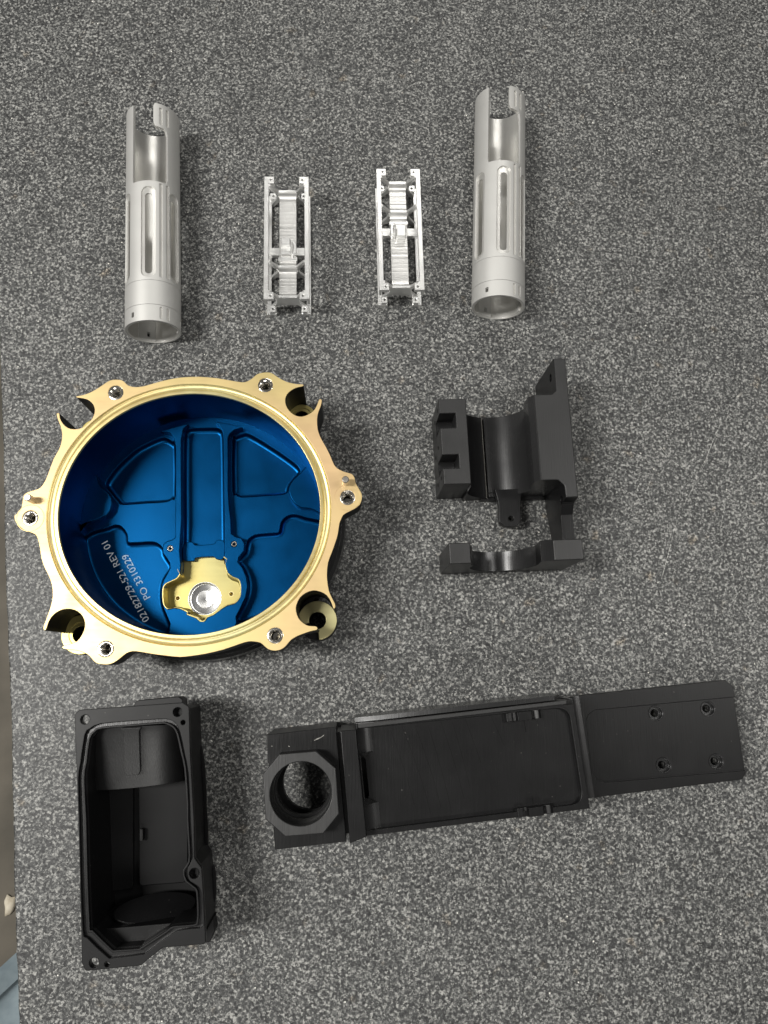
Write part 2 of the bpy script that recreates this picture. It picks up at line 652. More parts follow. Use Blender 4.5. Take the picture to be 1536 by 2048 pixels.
# blue-grey fabric beside the plate, lower left corner
def fabric():
    t = thing('fabric', 'blue-grey fabric with a seamed edge below the lower left table edge', 'fabric', (*P(10, 2000, -250), -300))
    a, b = Vector(P(-40, 1972, -250)), Vector(P(60, 1880, -250))
    d = (b - a).normalized()
    nn = Vector((d.y, -d.x))
    if nn.y > 0:
        nn = -nn

    def sheet(name, w0, w1, lift, nw):
        V, F = [], []
        nu = 40
        for i in range(nu + 1):
            for j in range(nw + 1):
                s = i / nu
                k = w0 + (w1 - w0) * j / nw
                p = a - d * 60 + d * (s * ((b - a).length + 160)) + nn * k
                z = -250 + lift + 9 * math.sin(s * 9 + k * .03) - 0.0016 * k * k + 3 * math.sin(k * .11 + s * 5)
                V.append((p.x, p.y, z))
        n0 = len(V)
        V += [(x, y, z - 2.0) for x, y, z in V]
        for i in range(nu):
            for j in range(nw):
                q = i * (nw + 1) + j
                f = (q, q + 1, q + nw + 2, q + nw + 1)
                F.append(f)
                F.append(tuple(n0 + k for k in reversed(f)))
        for i in range(nu):
            for e in (0, nw):
                q = i * (nw + 1) + e
                F.append((q, q + nw + 1, n0 + q + nw + 1, n0 + q))
        return build(name, V, F, 'cloth', t, 60)
    sheet('seam_band', 0, 20, 7, 5)
    sheet('cloth_panel', 14, 190, 0, 24)


fabric()


# ------------------------------------------------------------------ slotted tubes
def shell(name, outer, holes, r1, r0, mat, parent, zc, step=4.0):
    """cylinder wall cut from an unrolled sheet: x = degrees from the top, y = along the tube"""
    bm = bmesh.new()
    ed = []
    for lp in [ccw(outer)] + [ccw(h)[::-1] for h in holes]:
        vs = [bm.verts.new((x, y, 0)) for x, y in lp]
        for i in range(len(vs)):
            ed.append(bm.edges.new((vs[i], vs[(i + 1) % len(vs)])))
    bmesh.ops.triangle_fill(bm, use_beauty=True, use_dissolve=False, edges=ed, normal=(0, 0, 1))
    x = -180 + step
    while x < 180:
        bmesh.ops.bisect_plane(bm, geom=bm.verts[:] + bm.edges[:] + bm.faces[:], dist=1e-4, plane_co=(x, 0, 0), plane_no=(1, 0, 0))
        x += step
    bm.verts.index_update()

    def mp(v, r):
        a = R(v.co.x)
        return (r * math.sin(a), v.co.y, zc + r * math.cos(a))
    n = len(bm.verts)
    V = [mp(v, r1) for v in bm.verts] + [mp(v, r0) for v in bm.verts]
    F = []
    for f in bm.faces:
        ids = [v.index for v in f.verts]
        F.append(ids)
        F.append([n + i for i in reversed(ids)])
    for e in bm.edges:
        if len(e.link_faces) == 1:
            a, b = e.verts
            if abs(abs(a.co.x) - 180) < 1e-3 and abs(abs(b.co.x) - 180) < 1e-3:
                continue
            F.append([a.index, b.index, n + b.index, n + a.index])
    bm.free()
    return build(name, V, F, mat, parent, 30, local=True)


def slot(cx, w, y0, y1, rr):
    """rounded slot in unrolled space; w in degrees, rr the end height in mm"""
    pts = []
    for k in range(9):
        a = PI * k / 8
        pts.append((cx + w / 2 * math.cos(a), y1 - rr + rr * math.sin(a)))
    for k in range(9):
        a = PI + PI * k / 8
        pts.append((cx + w / 2 * math.cos(a), y0 + rr + rr * math.sin(a)))
    return pts


def make_tube(label, top, bot, spin, group):
    """top, bot: centre line points (mm) of the two ends"""
    a, b = Vector(top), Vector(bot)
    ln = (a - b).length
    mid = (a + b) / 2
    d = (a - b).normalized()
    t = thing('slotted_tube', label, 'tube', (mid.x, mid.y, 0), math.atan2(d.y, d.x) - PI / 2, group)
    ro, rm, ri = 21.6, 20.3, 19.2
    h = ln / 2
    yT, yB = h, -h

    def A(x):
        return x + spin
    win_top = yT - 22
    win_bot = yT - 72
    # outline of the wall: the window is open to the far end through a narrow mouth
    mouth = [(A(-37), yT), (A(-37), win_bot + 2), (A(-35), win_bot), (A(38), win_bot), (A(41), win_bot + 3), (A(41), win_top - 6), (A(38), win_top - 1.5),
             (A(33), win_top), (A(15), win_top + .5), (A(11), win_top + 3), (A(10), win_top + 6), (A(10), yT - 3), (A(13), yT)]
    outer = [(-180, yB), (180, yB), (180, yT)] + mouth[::-1] + [(-180, yT)]
    col1, col2 = yB + 34, yB + 13.5
    sl0, sl1 = col1 + 2.5, win_bot - 5
    big, small, gro = [], [], []
    for k in range(6):
        c = A(60 * k)
        c = (c + 180) % 360 - 180
        if abs(c) > 165:
            continue
        y1 = sl1 if k in (0,) else sl1 - 1
        big.append(slot(c, 31, sl0, y1, 5.2))
        small.append(slot(c, 16, sl0 + 3.5, y1 - 5.5, 2.8))
    for c in (26, 41):
        gro.append(slot(A(c), 7.5, sl0 + .5, win_bot - 1.2, 1.2))
        gro.append(slot(A(c), 7.5, win_top + 2.5, yT - 3.2, 1.2))
        gro.append(slot(A(c), 6.5, yB + 1.8, yB + 12, 1.2))
    sq = [rounded([(A(c) - 3.6, yB + 4.0), (A(c) + 3.6, yB + 4.0), (A(c) + 3.6, yB + 8.2), (A(c) - 3.6, yB + 8.2)], 1.1, 3) for c in (-35,)]
    sq += [rounded([(c - 3.6, yB + 4.0), (c + 3.6, yB + 4.0), (c + 3.6, yB + 8.2), (c - 3.6, yB + 8.2)], 1.1, 3) for c in (-155, 88)]
    rnd = [circle(A(c), yT - 30, 9, 14, 4.2) for c in (98, -98)]
    # outer wall in three lengths: body, collar and end band, parted by hairline grooves
    body = [(-180, col1 + .12), (180, col1 + .12), (180, yT)] + mouth[::-1] + [(-180, yT)]
    shell('body_wall', body, big + gro[0::3] + gro[1::3] + rnd, ro, rm, 'blast', t, ro)
    shell('collar', [(-180, col2 + .12), (180, col2 + .12), (180, col1 - .12), (-180, col1 - .12)], [], ro + .05, rm, 'blast', t, ro)
    shell('end_band', [(-180, yB), (180, yB), (180, col2 - .12), (-180, col2 - .12)], sq + gro[2::3], ro + .02, rm, 'blast', t, ro)
    inner = [(-180, yB + .3), (180, yB + .3), (180, yT - .3)] + [(x, y - .3 if y > yT - .1 else y) for x, y in mouth[::-1]] + [(-180, yT - .3)]
    shell('bore_lining', inner, small + sq + rnd, rm - .02, ri, 'bore', t, ro)
    # keyway step inside the near end
    for c0, c1 in ((-172, -128), (102, 112)):
        shell('key_pad', [(c0, yB + .6), (c1, yB + .6), (c1, yB + 30), (c0, yB + 30)],
              [s for s in sq if c0 < s[0][0] < c1 - 8], ri - .01, ri - 1.1, 'blast', t, ro)
    return t


make_tube('pale silver slotted tube at far left, above the blue housing', (-170.8, 458.2), (-159.2, 265.7), 4, 'slotted tubes')
make_tube('pale silver slotted tube at far right of the top row', (126.3, 485.8), (118.6, 292.7), 0, 'slotted tubes')


# ------------------------------------------------------------------ open silver frames
def thick(path, w):
    """open polyline to a closed strip of width w"""
    Lf, Rt = [], []
    n = len(path)
    for i in range(n):
        p = Vector(path[i])
        d = (Vector(path[min(i + 1, n - 1)]) - Vector(path[max(i - 1, 0)])).normalized()
        q = Vector((-d.y, d.x)) * w / 2
        Lf.append(tuple(p + q))
        Rt.append(tuple(p - q))
    return Lf + Rt[::-1]


def make_frame(label, base, rz, group):
    t = thing('machined_frame', label, 'frame', (*base, 0), rz, group)
    HX, HY = 18.3, 55.0

    def level(z0, z1, rails, ring, dx=0.0):
        for s in (-1, 1):
            x0, x1 = sorted((s * HX, s * (HX - 3.1)))
            outl = [(s * HX, -HY), (s * HX, HY), (s * (HX - 8.0), HY), (s * (HX - 8.0), HY - 6.2), (s * (HX - 3.7), HY - 6.2),
                    (s * (HX - 3.7), -HY + 6.2), (s * (HX - 8.0), -HY + 6.2), (s * (HX - 8.0), -HY)]
            holes = [circle(s * (HX - 5.3), e * (HY - 2.9), .85, 12) for e in (-1, 1)]
            prism(rails, rounded(outl, [.3, .3, .3, .3, .8, .8, .3, .3], 3), holes, z0, z1, 'alu', t, ch=.2, local=True)
    level(26.5, 30, 'top_rail', 'hole')
    level(0, 3.4, 'bottom_rail', 'hole')
    # corner posts and socket pads
    for sx in (-1, 1):
        for y in (HY - 2.9, -HY + 2.9):
            x0, x1 = sorted((sx * HX, sx * (HX - 2.2)))
            V, F = box_data(x0 + .1, x1 - .1, y - 1.6, y + 1.6, 3.4, 26.5) if y < 0 else box_data(x0 + .1, x1 - .1, y - 2.4, y + 2.4, 20, 26.5)
            if y < 0:
                V, F = box_data(x0 + .1, x1 - .1, y - 2.4, y + 2.4, 20, 26.5)
            build('foot_block', V, F, 'alu', t, local=True)
            q = rounded([(sx * (HX - 2.6), y - 2.8), (sx * (HX - 7.6), y - 2.8), (sx * (HX - 7.6), y + 2.8), (sx * (HX - 2.6), y + 2.8)], [.2, 1.6, 1.6, .2], 4)
            prism('socket_pad', q, [circle(sx * (HX - 5.3), y, 1.0, 12)], 3.42, 7.5, 'alu', t, ch=.2, local=True)
    # braces: upright walls cut to an X, dipping at mid-width
    top = [(-15.5, 29.4), (-13.6, 29.4), (-7.4, 21.0), (7.4, 21.0), (13.6, 29.4), (15.5, 29.4)]
    for y in (47.4, -21.4, -48.2):
        pr = top + [(15.5, 26.0), (14.6, 25.4), (9.3, 18.4), (8.9, 15), (9.6, 11.6), (14.6, 4.4), (15.5, 3.8), (15.5, .4), (13.4, .4), (7.6, 8.2), (-7.6, 8.2), (-13.4, .4),
                    (-15.5, .4), (-15.5, 3.8), (-14.6, 4.4), (-9.6, 11.6), (-8.9, 15), (-9.3, 18.4), (-14.6, 25.4), (-15.5, 26.0)]
        rd = [.2, .8, 1.6, 1.6, .8, .2, .2, 1, 3, 3, 3, 1, .2, .2, .8, 2, 2, .8, .2, .2, 1, 3, 3, 3, 1, .2]
        extrude('brace', rounded(pr, rd, 4), y - 1.1, y + 1.1, lambda p, a_, z: (p, a_, z), 'alu', t, local=True, angle=40)
    # central spine between the braces, milled in fine steps
    for y0, y1 in ((46.3, -20.3), (-22.5, -47.1)):
        V, F = [], []
        n = 40
        for i in range(n + 1):
            f = i / n
            y = y0 + (y1 - y0) * f
            e = min(f, 1 - f) * abs(y1 - y0)
            z = 16.2 + 3.6 * max(0, 1 - e / 4.5) ** 2 + random.uniform(-.035, .035)
            wd = 7.0 + 1.2 * max(0, 1 - e / 3.0) ** 2
            V += [(-wd, y, z), (wd, y, z), (wd, y, z - 4.4), (-wd, y, z - 4.4)]
        for i in range(n):
            for j in range(4):
                a, b = i * 4 + j, i * 4 + (j + 1) % 4
                F.append((a, b, b + 4, a + 4))
        F += [(0, 1, 2, 3), (n * 4, n * 4 + 1, n * 4 + 2, n * 4 + 3)]
        build('spine', V, F, 'alu_ridged', t, 25, local=True)
    for s in (-1, 1):
        x0, x1 = sorted((s * 6.9, s * 15.8))
        V, F = prism_data(rounded([(x0, -8.6), (x1, -8.6), (x1, -1.6), (x0, -1.6)], .5, 3), [], 12.4, 16.0, .2)
        build('cross_arm', V, F, 'alu', t, local=True)
    prism('block', rounded([(-5.4, -9.6), (2.7, -9.6), (2.7, 3.4), (-5.4, 3.4)], .7, 3), [], 15, 19.5, 'alu', t, ch=.3, local=True)
    prism('block_step', rounded([(-5.0, -3.6), (2.4, -3.6), (2.4, 3.0), (-5.0, 3.0)], .7, 3), [], 19.5, 24, 'alu', t, ch=.4, local=True)
    prism('fin', smooth([(3.4, -10.6), (5.0, -10.8), (7.0, -8.6), (7.2, -1.6), (5.8, 1.0), (4.2, .8), (5.0, -2.6), (4.6, -7.6)], 3), [], 15, 20.5, 'alu', t, ch=.3, local=True)
    V, F = box_data(-7.8, 7.8, -14.2, -11.2, 12.5, 17.4)
    build('ledge', V, F, 'alu', t, local=True)
    return t


def frame_pose(c):
    q = [Vector(P(x, y, 30)) for x, y in c]
    mid = (q[0] + q[1] + q[2] + q[3]) / 4
    up = (q[0] + q[1]) - (q[2] + q[3])
    return tuple(mid), math.atan2(up.y, up.x) - PI / 2


_m, _a = frame_pose([(528, 353), (618, 354), (528, 597), (618, 598)])
make_frame('open silver machined frame beside the left tube, centre block near its lower end', _m, _a, 'silver frames')
_m, _a = frame_pose([(752, 338), (840, 338), (759, 579), (849, 579)])
make_frame('open silver machined frame beside the right tube, centre block near its upper end', _m, _a + PI, 'silver frames')


# ------------------------------------------------------------------ blue and gold housing
HC = (-113.4, 111.7)
ZR = 65.0
KY = 0.951                       # the rim is a little squat across


def housing():
    t = thing('round_housing', 'blue anodised round housing with a scalloped gold rim', 'housing', (*HC, 0))
    o1 = lambda p: crop(20, 720, 4.042, p)
    o2 = lambda p: crop(360, 720, 4.042, p)
    o3 = lambda p: crop(20, 1020, 4.042, p)
    o4 = lambda p: crop(360, 1020, 4.042, p)
    px = []
    px += o2([(0, 140), (150, 133), (300, 145), (400, 162), (500, 178), (545, 170), (585, 145), (620, 115), (660, 102), (700, 98), (740, 103),
              (780, 130), (830, 160), (880, 180), (940, 192), (990, 195), (1000, 203), (990, 214), (940, 225), (895, 250), (865, 280), (852, 320), (860, 370),
              (885, 410), (920, 440), (965, 455), (1010, 450), (1060, 425), (1090, 395), (1110, 355), (1122, 322), (1135, 314), (1148, 325),
              (1140, 370), (1120, 420), (1110, 480), (1115, 560), (1140, 630), (1180, 700), (1215, 770), (1250, 850), (1290, 885), (1340, 905),
              (1390, 920), (1412, 950), (1420, 990), (1445, 1035), (1470, 1080), (1472, 1120), (1455, 1170), (1410, 1205), (1360, 1230), (1320, 1255), (1302, 1293)])
    px += o4([(1290, 110), (1280, 180), (1265, 240), (1230, 340), (1200, 420), (1190, 500), (1192, 570), (1205, 650), (1230, 710), (1255, 760), (1256, 790), (1240, 797),
              (1222, 745), (1185, 690), (1130, 660), (1075, 652), (1020, 670), (970, 710), (942, 770), (940, 820), (960, 875), (1000, 915), (1040, 935), (1095, 938), (1112, 952), (1106, 970),
              (1060, 980), (1000, 1000), (950, 1020), (900, 1050), (870, 1085), (840, 1115), (800, 1135), (750, 1138), (710, 1125), (680, 1100), (650, 1075),
              (600, 1065), (550, 1065), (480, 1085), (350, 1130), (200, 1165), (100, 1180), (0, 1190)])
    px += o3([(1250, 1178), (1150, 1165), (1050, 1148), (990, 1143), (940, 1160), (890, 1200), (840, 1235), (790, 1250), (740, 1248), (700, 1240), (670, 1215),
              (640, 1180), (600, 1155), (540, 1135), (480, 1130), (430, 1122), (420, 1112), (430, 1098), (480, 1085), (540, 1060), (580, 1010), (603, 950), (600, 890), (570, 840), (520, 808),
              (460, 800), (400, 815), (350, 850), (315, 900), (300, 945), (288, 972), (272, 970), (268, 945), (285, 900), (310, 830), (330, 770), (345, 690), (335, 600),
              (310, 530), (280, 470), (255, 400), (240, 310), (225, 240), (205, 200), (160, 180), (110, 160), (65, 120), (38, 85), (35, 40)])
    px += o1([(45, 1250), (80, 1215), (95, 1180), (100, 1140), (110, 1090), (150, 1065), (200, 1050), (245, 1030), (280, 980), (310, 910), (350, 800), (390, 730),
              (412, 670), (420, 600), (405, 530), (385, 480), (375, 438), (385, 427), (400, 433), (405, 470), (430, 515), (470, 548), (520, 558), (580, 548), (630, 510),
              (665, 470), (683, 420), (680, 380), (660, 345), (620, 318), (570, 308), (542, 304), (535, 292), (590, 282), (650, 260), (720, 220), (770, 185), (810, 163),
              (850, 157), (900, 160), (930, 180), (950, 200), (980, 212), (1020, 217), (1080, 210), (1150, 190), (1250, 163)])
    rim = smooth([P(x, y, ZR) for x, y in px], 2)
    bolts = [P(x, y, ZR) for x, y in ((231.5, 785), (531, 770), (695, 995), (550.5, 1271), (211.5, 1298), (60.5, 1036))]
    slots = [P(x, y, ZR) for x, y in ((601, 803), (157, 826), (131, 1252.6), (629.7, 1215.4))]
    Rg, Rl, Ri = 99.2, 93.8, 91.2
    bore = [circle(x, y, 5.5, 28) for x, y in bolts]
    prism('rim_face', offset(ccw(rim), -.15), bore + [circle(*HC, Rg, 160, Rg * KY)], ZR - .5, ZR, 'gold', t, ch=.12,
          label='satin gold scalloped rim face')
    bore2 = [circle(x, y, 4.9, 24) for x, y in bolts]
    prism('flange', rim, bore2 + [circle(*HC, Rg, 160, Rg * KY)], ZR - 19, ZR - .5, 'black_dull', t, label='black edge of the rim', angle=40)
    # below the lobes the wall keeps only its round drum and the slot pillars
    low = []
    for x, y in ccw(rim):
        dx, dy = x - HC[0], y - HC[1]
        r = math.hypot(dx, dy / KY)
        near = min(math.hypot(x - a, y - b) for a, b in slots)
        lim = 102.5
        if near > 19 and r > lim:
            k = lim / r
            x, y = HC[0] + dx * k, HC[1] + dy * k
        low.append((x, y))
    prism('drum_wall', offset(low, -.1), [circle(*HC, Rg - 2, 160, (Rg - 2) * KY)], 24, ZR - 19, 'black_dull', t, angle=40)
    lathe('base_drum', [(Rg - 2, 24), (106, 24), (108.5, 21), (109.3, 1.5), (108, 0), (90, 0)], 'black_gloss', t, HC, 160, KY)
    # feet seen through the rim slots
    ears = [P(603, 836, 30), P(190, 866, 30), P(161, 1269, 30), P(635, 1241, 30)]
    for i, (x, y) in enumerate(ears):
        ro = 14.2 if i > 1 else 11.5
        prism('mounting_ear', circle(x, y, ro, 40), [circle(x, y, 6.2, 28)], 6, 28, 'black_dull', t)
        if i < 3:
            lathe('ear_seat', [(6.2, 25), (6.2, 28.3), (8.6, 28.3), (8.8, 28.9), (ro - .3, 28.9), (ro, 28.5), (ro, 28)], 'gold_seat', t, (x, y), 40)
        else:
            # the lower right seat is cut open to a hook
            sec = [R(-84) + R(282) * k / 40 for k in range(41)]
            pts = [(x + ro * math.cos(g), y + ro * math.sin(g)) for g in sec] + [(x + 6.2 * math.cos(g), y + 6.2 * math.sin(g)) for g in sec[::-1]]
            prism('ear_seat', pts, [], 28.02, 31.5, 'gold_green', t, ch=.25, label='gold hook-shaped seat of the lower right lug')
    # groove and inner lip
    prof = [(Rg + .02, ZR - .02)]
    for k in range(9):
        a = PI * k / 8
        prof.append((Rg - .5 - 2.4 * (1 - math.cos(a)), ZR - .4 - 1.2 * math.sin(a)))
    prof += [(Rl - .1, ZR - .05), (Rl - .5, ZR), (Ri + .3, ZR), (Ri, ZR - .3), (Ri, ZR - 2.2)]
    lathe('seal_groove', prof, 'gold_green', t, HC, 192, KY, label='yellow-green seal groove inside the rim')
    # blue bowl: wall, foot fillet and floor
    zf = 6.0
    prof = [(Ri - .02, ZR - 2.2), (Ri - .2, ZR - 2.6), (Ri - .3, zf + 5)]
    for k in range(7):
        a = PI / 2 * k / 6
        prof.append((Ri - .3 - .6 * (1 - math.cos(a)), zf + .6 - .6 * math.sin(a)))
    lathe('bowl_wall', prof, 'blue', t, HC, 192, KY, label='dark blue inner wall', angle=50)
    bx, by = P(410, 1197, zf)
    BR = 12.3
    sh = [P(*o4([(415, 680)])[0], zf), P(*o3([(1358, 714)])[0], zf)]
    prism('bowl_floor', circle(*HC, Ri + 4, 120, (Ri + 4) * KY), [circle(bx, by, BR, 48)] + [circle(x, y, 1.6, 14) for x, y in sh], 1, zf, 'blue', t, label='blue pocketed floor')

    def push(pts, z):
        out = []
        for x, y in pts:
            x, y = P(x, y, z)
            dx, dy = x - HC[0], y - HC[1]
            r = math.hypot(dx, dy / KY)
            if r > Ri - 5:
                k = (Ri + .6) / r
                x, y = HC[0] + dx * k, HC[1] + dy * k
            out.append((x, y))
        return out
    # middle step, pierced by the deep pockets
    z2, z3 = 12.0, 20.0
    ul = o1([(780, 985), (800, 950), (870, 860), (1000, 740), (1100, 680), (1215, 630), (1270, 635), (1310, 660), (1335, 700), (1336, 1090), (1310, 1120), (1260, 1145),
             (1100, 1155), (920, 1168), (880, 1150), (830, 1090), (790, 1040), (775, 1010)])
    ur = o2([(425, 650), (450, 620), (510, 598), (560, 600), (700, 680), (850, 780), (930, 840), (965, 880), (965, 910), (930, 950), (890, 1000), (875, 1040), (870, 1065),
             (830, 1085), (700, 1095), (500, 1108), (450, 1085), (425, 1060)])
    ch = [(369, 872), (372, 862), (381, 857), (408, 856), (432, 856), (441, 860), (446, 872), (448, 980), (449, 1087), (408, 1089), (368, 1088), (368, 980)]
    ll = o3([(600, 300), (610, 230), (640, 190), (700, 165), (780, 145), (830, 125), (880, 125), (920, 155), (945, 200), (950, 250), (965, 265), (1050, 262), (1150, 258), (1200, 275),
             (1235, 310), (1240, 350), (1270, 400), (1290, 430), (1295, 470), (1265, 520), (1235, 570), (1220, 640), (1222, 730), (1240, 800), (1270, 870), (1290, 920), (1285, 960), (1240, 1000),
             (1100, 975), (1000, 940), (870, 870), (780, 780), (690, 650), (640, 530), (610, 420)])
    lr = o4([(465, 420), (470, 390), (525, 340), (540, 260), (580, 215), (640, 195), (780, 185), (805, 165), (815, 110), (840, 70), (890, 40), (950, 40), (1010, 60), (1080, 75), (1125, 110),
             (1125, 250), (1075, 380), (1005, 520), (920, 640), (810, 750), (690, 840), (560, 890), (480, 905), (455, 890), (450, 860), (490, 790), (530, 700), (545, 620), (535, 540), (500, 460)])
    seat_px = o4([(362, 262), (360, 330), (355, 380), (365, 440), (385, 510), (430, 545), (470, 560), (490, 600), (490, 680), (475, 720), (440, 755), (380, 770), (330, 800), (270, 845), (220, 865),
                  (200, 895), (165, 898), (135, 870), (60, 842)]) + \
        o3([(1440, 825), (1380, 795), (1330, 790), (1280, 800), (1250, 770), (1240, 720), (1240, 640), (1260, 600), (1310, 575), (1350, 555), (1375, 520), (1382, 440), (1372, 330), (1376, 262)])

    def pk(p, z=z2, n=2):
        out = []
        for x, y in p:
            x, y = P(x, y, z)
            dx, dy = x - HC[0], y - HC[1]
            r = math.hypot(dx, dy / KY)
            if r > Ri - 3:
                k = (Ri + 1.2) / r
                x, y = HC[0] + dx * k, HC[1] + dy * k
            out.append((x, y))
        return smooth(out, n)
    deep = [pk(ul), pk(ur), pk(ll), pk(lr)]
    # the spine channel and the gold seat are one long opening
    chan = [P(x, y, z2) for x, y in ch[:9]] + [P(x, y, z2) for x, y in seat_px[1:-1]] + [P(x, y, z2) for x, y in ch[10:]]
    chan = [(x, y) for x, y in chan]
    prism('floor_step', circle(*HC, Ri + 4, 120, (Ri + 4) * KY), deep + [smooth(chan, 2)], zf, z2, 'blue', t, ch=.5, fil=3.0, bottom=False,
          label='blue raised step between the floor pockets', angle=30)
    rib = o1([(1215, 575), (1290, 590), (1325, 630), (1338, 700), (1338, 900), (1338, 1100)]) + \
        o3([(1335, 220), (1310, 240), (1270, 250), (1240, 275), (1232, 310), (1237, 350), (1270, 395), (1290, 430), (1293, 470), (1267, 520), (1238, 570), (1223, 640), (1225, 730), (1243, 800),
            (1273, 870), (1293, 920), (1290, 960), (1245, 1008), (1300, 1050), (1374, 1070)]) + \
        o4([(100, 1050), (250, 1020), (400, 960), (460, 915), (455, 862), (493, 790), (533, 700), (548, 620), (538, 540), (503, 460), (468, 420), (473, 388), (518, 330), (522, 270), (497, 225),
            (450, 215), (415, 190), (411, 80)]) + \
        o2([(400, 1200), (390, 1060), (388, 640), (400, 600), (440, 565), (505, 545), (400, 515), (280, 498), (312, 530), (340, 580), (348, 640), (351, 900), (356, 1293)]) + \
        seat_px[:1] + [(x, y) for x, y in seat_px] + o1([(1388, 1290), (1385, 900), (1384, 640), (1400, 560), (1440, 515), (1330, 540)])
    ribp = push(rib, z3)
    prism('floor_rib', ribp, [circle(*P(340.4, 1096.7, z3), 2.0, 16), circle(*P(468.2, 1088, z3), 2.0, 16)], z2 - .2, z3, 'blue', t, ch=.6,
          label='blue ribs either side of the channel, with two screw bosses', angle=30)
    for a, b in ((340.4, 1096.7), (468.2, 1088)):
        lathe('screw_insert', [(1.05, 10), (1.05, 19.7), (1.35, 20.05), (2.0, 20.06), (2.02, 18)], 'steel', t, P(a, b, z3), 20)
    pl = push(o1([(725, 930), (720, 1000), (740, 1030), (790, 1070), (820, 1110), (825, 1160), (810, 1220), (770, 1270)]) +
              o3([(760, 50), (700, 80), (640, 95), (590, 130), (550, 190)]) + o1([(560, 1290), (600, 1130), (655, 1010)]), z3)
    pr = push(o2([(970, 835), (975, 880), (965, 920), (910, 970), (880, 1020), (878, 1070), (895, 1120), (930, 1165), (980, 1195), (1050, 1200), (1090, 1215), (1125, 1260),
                  (1150, 1190), (1110, 1050), (1045, 930)]), z3)
    for p in (pl, pr):
        prism('side_ledge', p, [], z2 - .2, z3, 'blue', t, ch=.7, angle=30)
    # gold seat
    seat = smooth([P(x, y, zf) for x, y in seat_px[1:-1]], 2)
    prism('gold_seat', offset(ccw(seat), -.05), [circle(bx, by, BR, 48)] + [circle(x, y, 1.6, 14) for x, y in sh], zf + .02, zf + .7, 'gold_seat', t, ch=.15,
          label='yellow gold seat recess round the silver bore')
    lp = smooth([P(x, y, z3 - 1) for x, y in seat_px[2:-2]], 2)[:-2]
    V, F = [], []
    lp2 = lp
    m = len(lp2)
    cxx, cyy = sum(p[0] for p in lp2) / m, sum(p[1] for p in lp2) / m

    def inw(p, d):
        v = Vector((cxx - p[0], cyy - p[1])).normalized() * d
        return (p[0] + v.x, p[1] + v.y)
    for d, z in ((-.4, z3 + .05), (.25, z3 + .06), (.5, z3 - .6), (.6, zf + 3), (1.0, zf + 1.8), (2.2, zf + .75)):
        V += [(*inw(p, d), z) for p in lp2]
    for k in range(5):
        for j in range(m - 1):
            a = k * m + j
            F.append((a, a + 1, a + 1 + m, a + m))
    build('seat_wall', V, F, 'gold_seat', t, 55)
    dog = [P(x, y, z2) for x, y in o4([(22, 300), (50, 262), (100, 258), (130, 282), (270, 272), (290, 245), (330, 240), (360, 262), (360, 370), (330, 400), (290, 395), (265, 378), (130, 385),
                                       (115, 410), (60, 412), (22, 395)])]
    prism('channel_step', smooth(dog, 3), [], zf, z2 - .6, 'blue', t, ch=.4, angle=30)
    prof = [(BR + .3, zf + .72), (BR - .1, zf + .72), (BR - .2, zf - 1)]
    for k in range(3):
        prof += [(BR - .4, zf - 1.2 - k * .6), (BR - .7, zf - 1.5 - k * .6)]
    prof += [(BR - 1.2, 2.4), (7, 1.6), (6.6, 2.2), (2, 2.0), (0.01, 1.7)]
    lathe('silver_bore', prof, 'alu_bore', t, (bx, by), 56, label='bare silver turned bore')
    for x, y in sh:
        lathe('seat_hole', [(2.0, zf + .73), (1.5, zf + .73), (1.3, zf + .2), (1.25, 2), (0.01, 2)], 'gold_green', t, (x, y), 16)
    # threaded inserts
    for x, y in bolts:
        ins = thing_child = lathe('threaded_insert', [(5.5, ZR - 1.2), (5.5, ZR - .35), (5.2, ZR - .2), (4.2, ZR - .25), (3.9, ZR - .6)], 'steel', t, (x, y), 36)
        prof = [(3.9, ZR - .6)]
        for k in range(16):
            prof += [(3.25, ZR - 1.0 - k * .9), (3.75, ZR - 1.45 - k * .9)]
        prof += [(3.2, ZR - 17), (0.01, ZR - 17.5)]
        lathe('thread', prof, 'steel', ins, (x, y), 28, angle=20)
        for a in (.5, .5 + PI):
            V, F = box_data(-1.0, 1.0, -.35, .35, ZR - .3, ZR - .08)
            V = [(x + (4.55 + vx) * math.cos(a) - vy * math.sin(a), y + (4.55 + vx) * math.sin(a) + vy * math.cos(a), vz) for vx, vy, vz in V]
            build('locking_key', V, F, 'steel', ins)
    # raised rings round the side inserts, dowel pins
    for i in (2, 5):
        x, y = bolts[i]
        lathe('pad_ring', [(9.6, ZR - .02), (9.6, ZR + .12), (9.2, ZR + .14), (9.1, ZR - .02)], 'gold', t, (x, y), 48)
    for a, b in ((66, 1001), (691, 965.5)):
        lathe('dowel_pin', [(0.01, ZR + 10), (2.0, ZR + 10), (2.5, ZR + 9.4), (2.5, ZR - 1)], 'pin', t, P(a, b, ZR), 24)
    # etched lettering on the lower left pocket floor
    for txt, (ax, ay), (bx_, by_) in (('02182729-521 REV 01', (299, 1239), (215, 1081)), ('PO 3310229', (301, 1194), (255, 1107))):
        cu = bpy.data.curves.new('lettering', 'FONT')
        cu.body = txt
        cu.size = 1.0
        tmp = bpy.data.objects.new('tmp_text', cu)
        C.objects.link(tmp)
        dg = bpy.context.evaluated_depsgraph_get()
        me = bpy.data.meshes.new_from_object(tmp.evaluated_get(dg))
        xs = [v.co.x for v in me.vertices]
        a, b = Vector(P(ax, ay, zf)), Vector(P(bx_, by_, zf))
        L_ = (b - a).length
        k = L_ / (max(xs) - min(xs))
        d = (b - a).normalized()
        up = Vector((-d.y, d.x))
        ky = 7.4
        V = [tuple(a + d * ((v.co.x - min(xs)) * k) + up * (v.co.y * ky)) + (zf + .05,) for v in me.vertices]
        F = [list(p.vertices) for p in me.polygons]
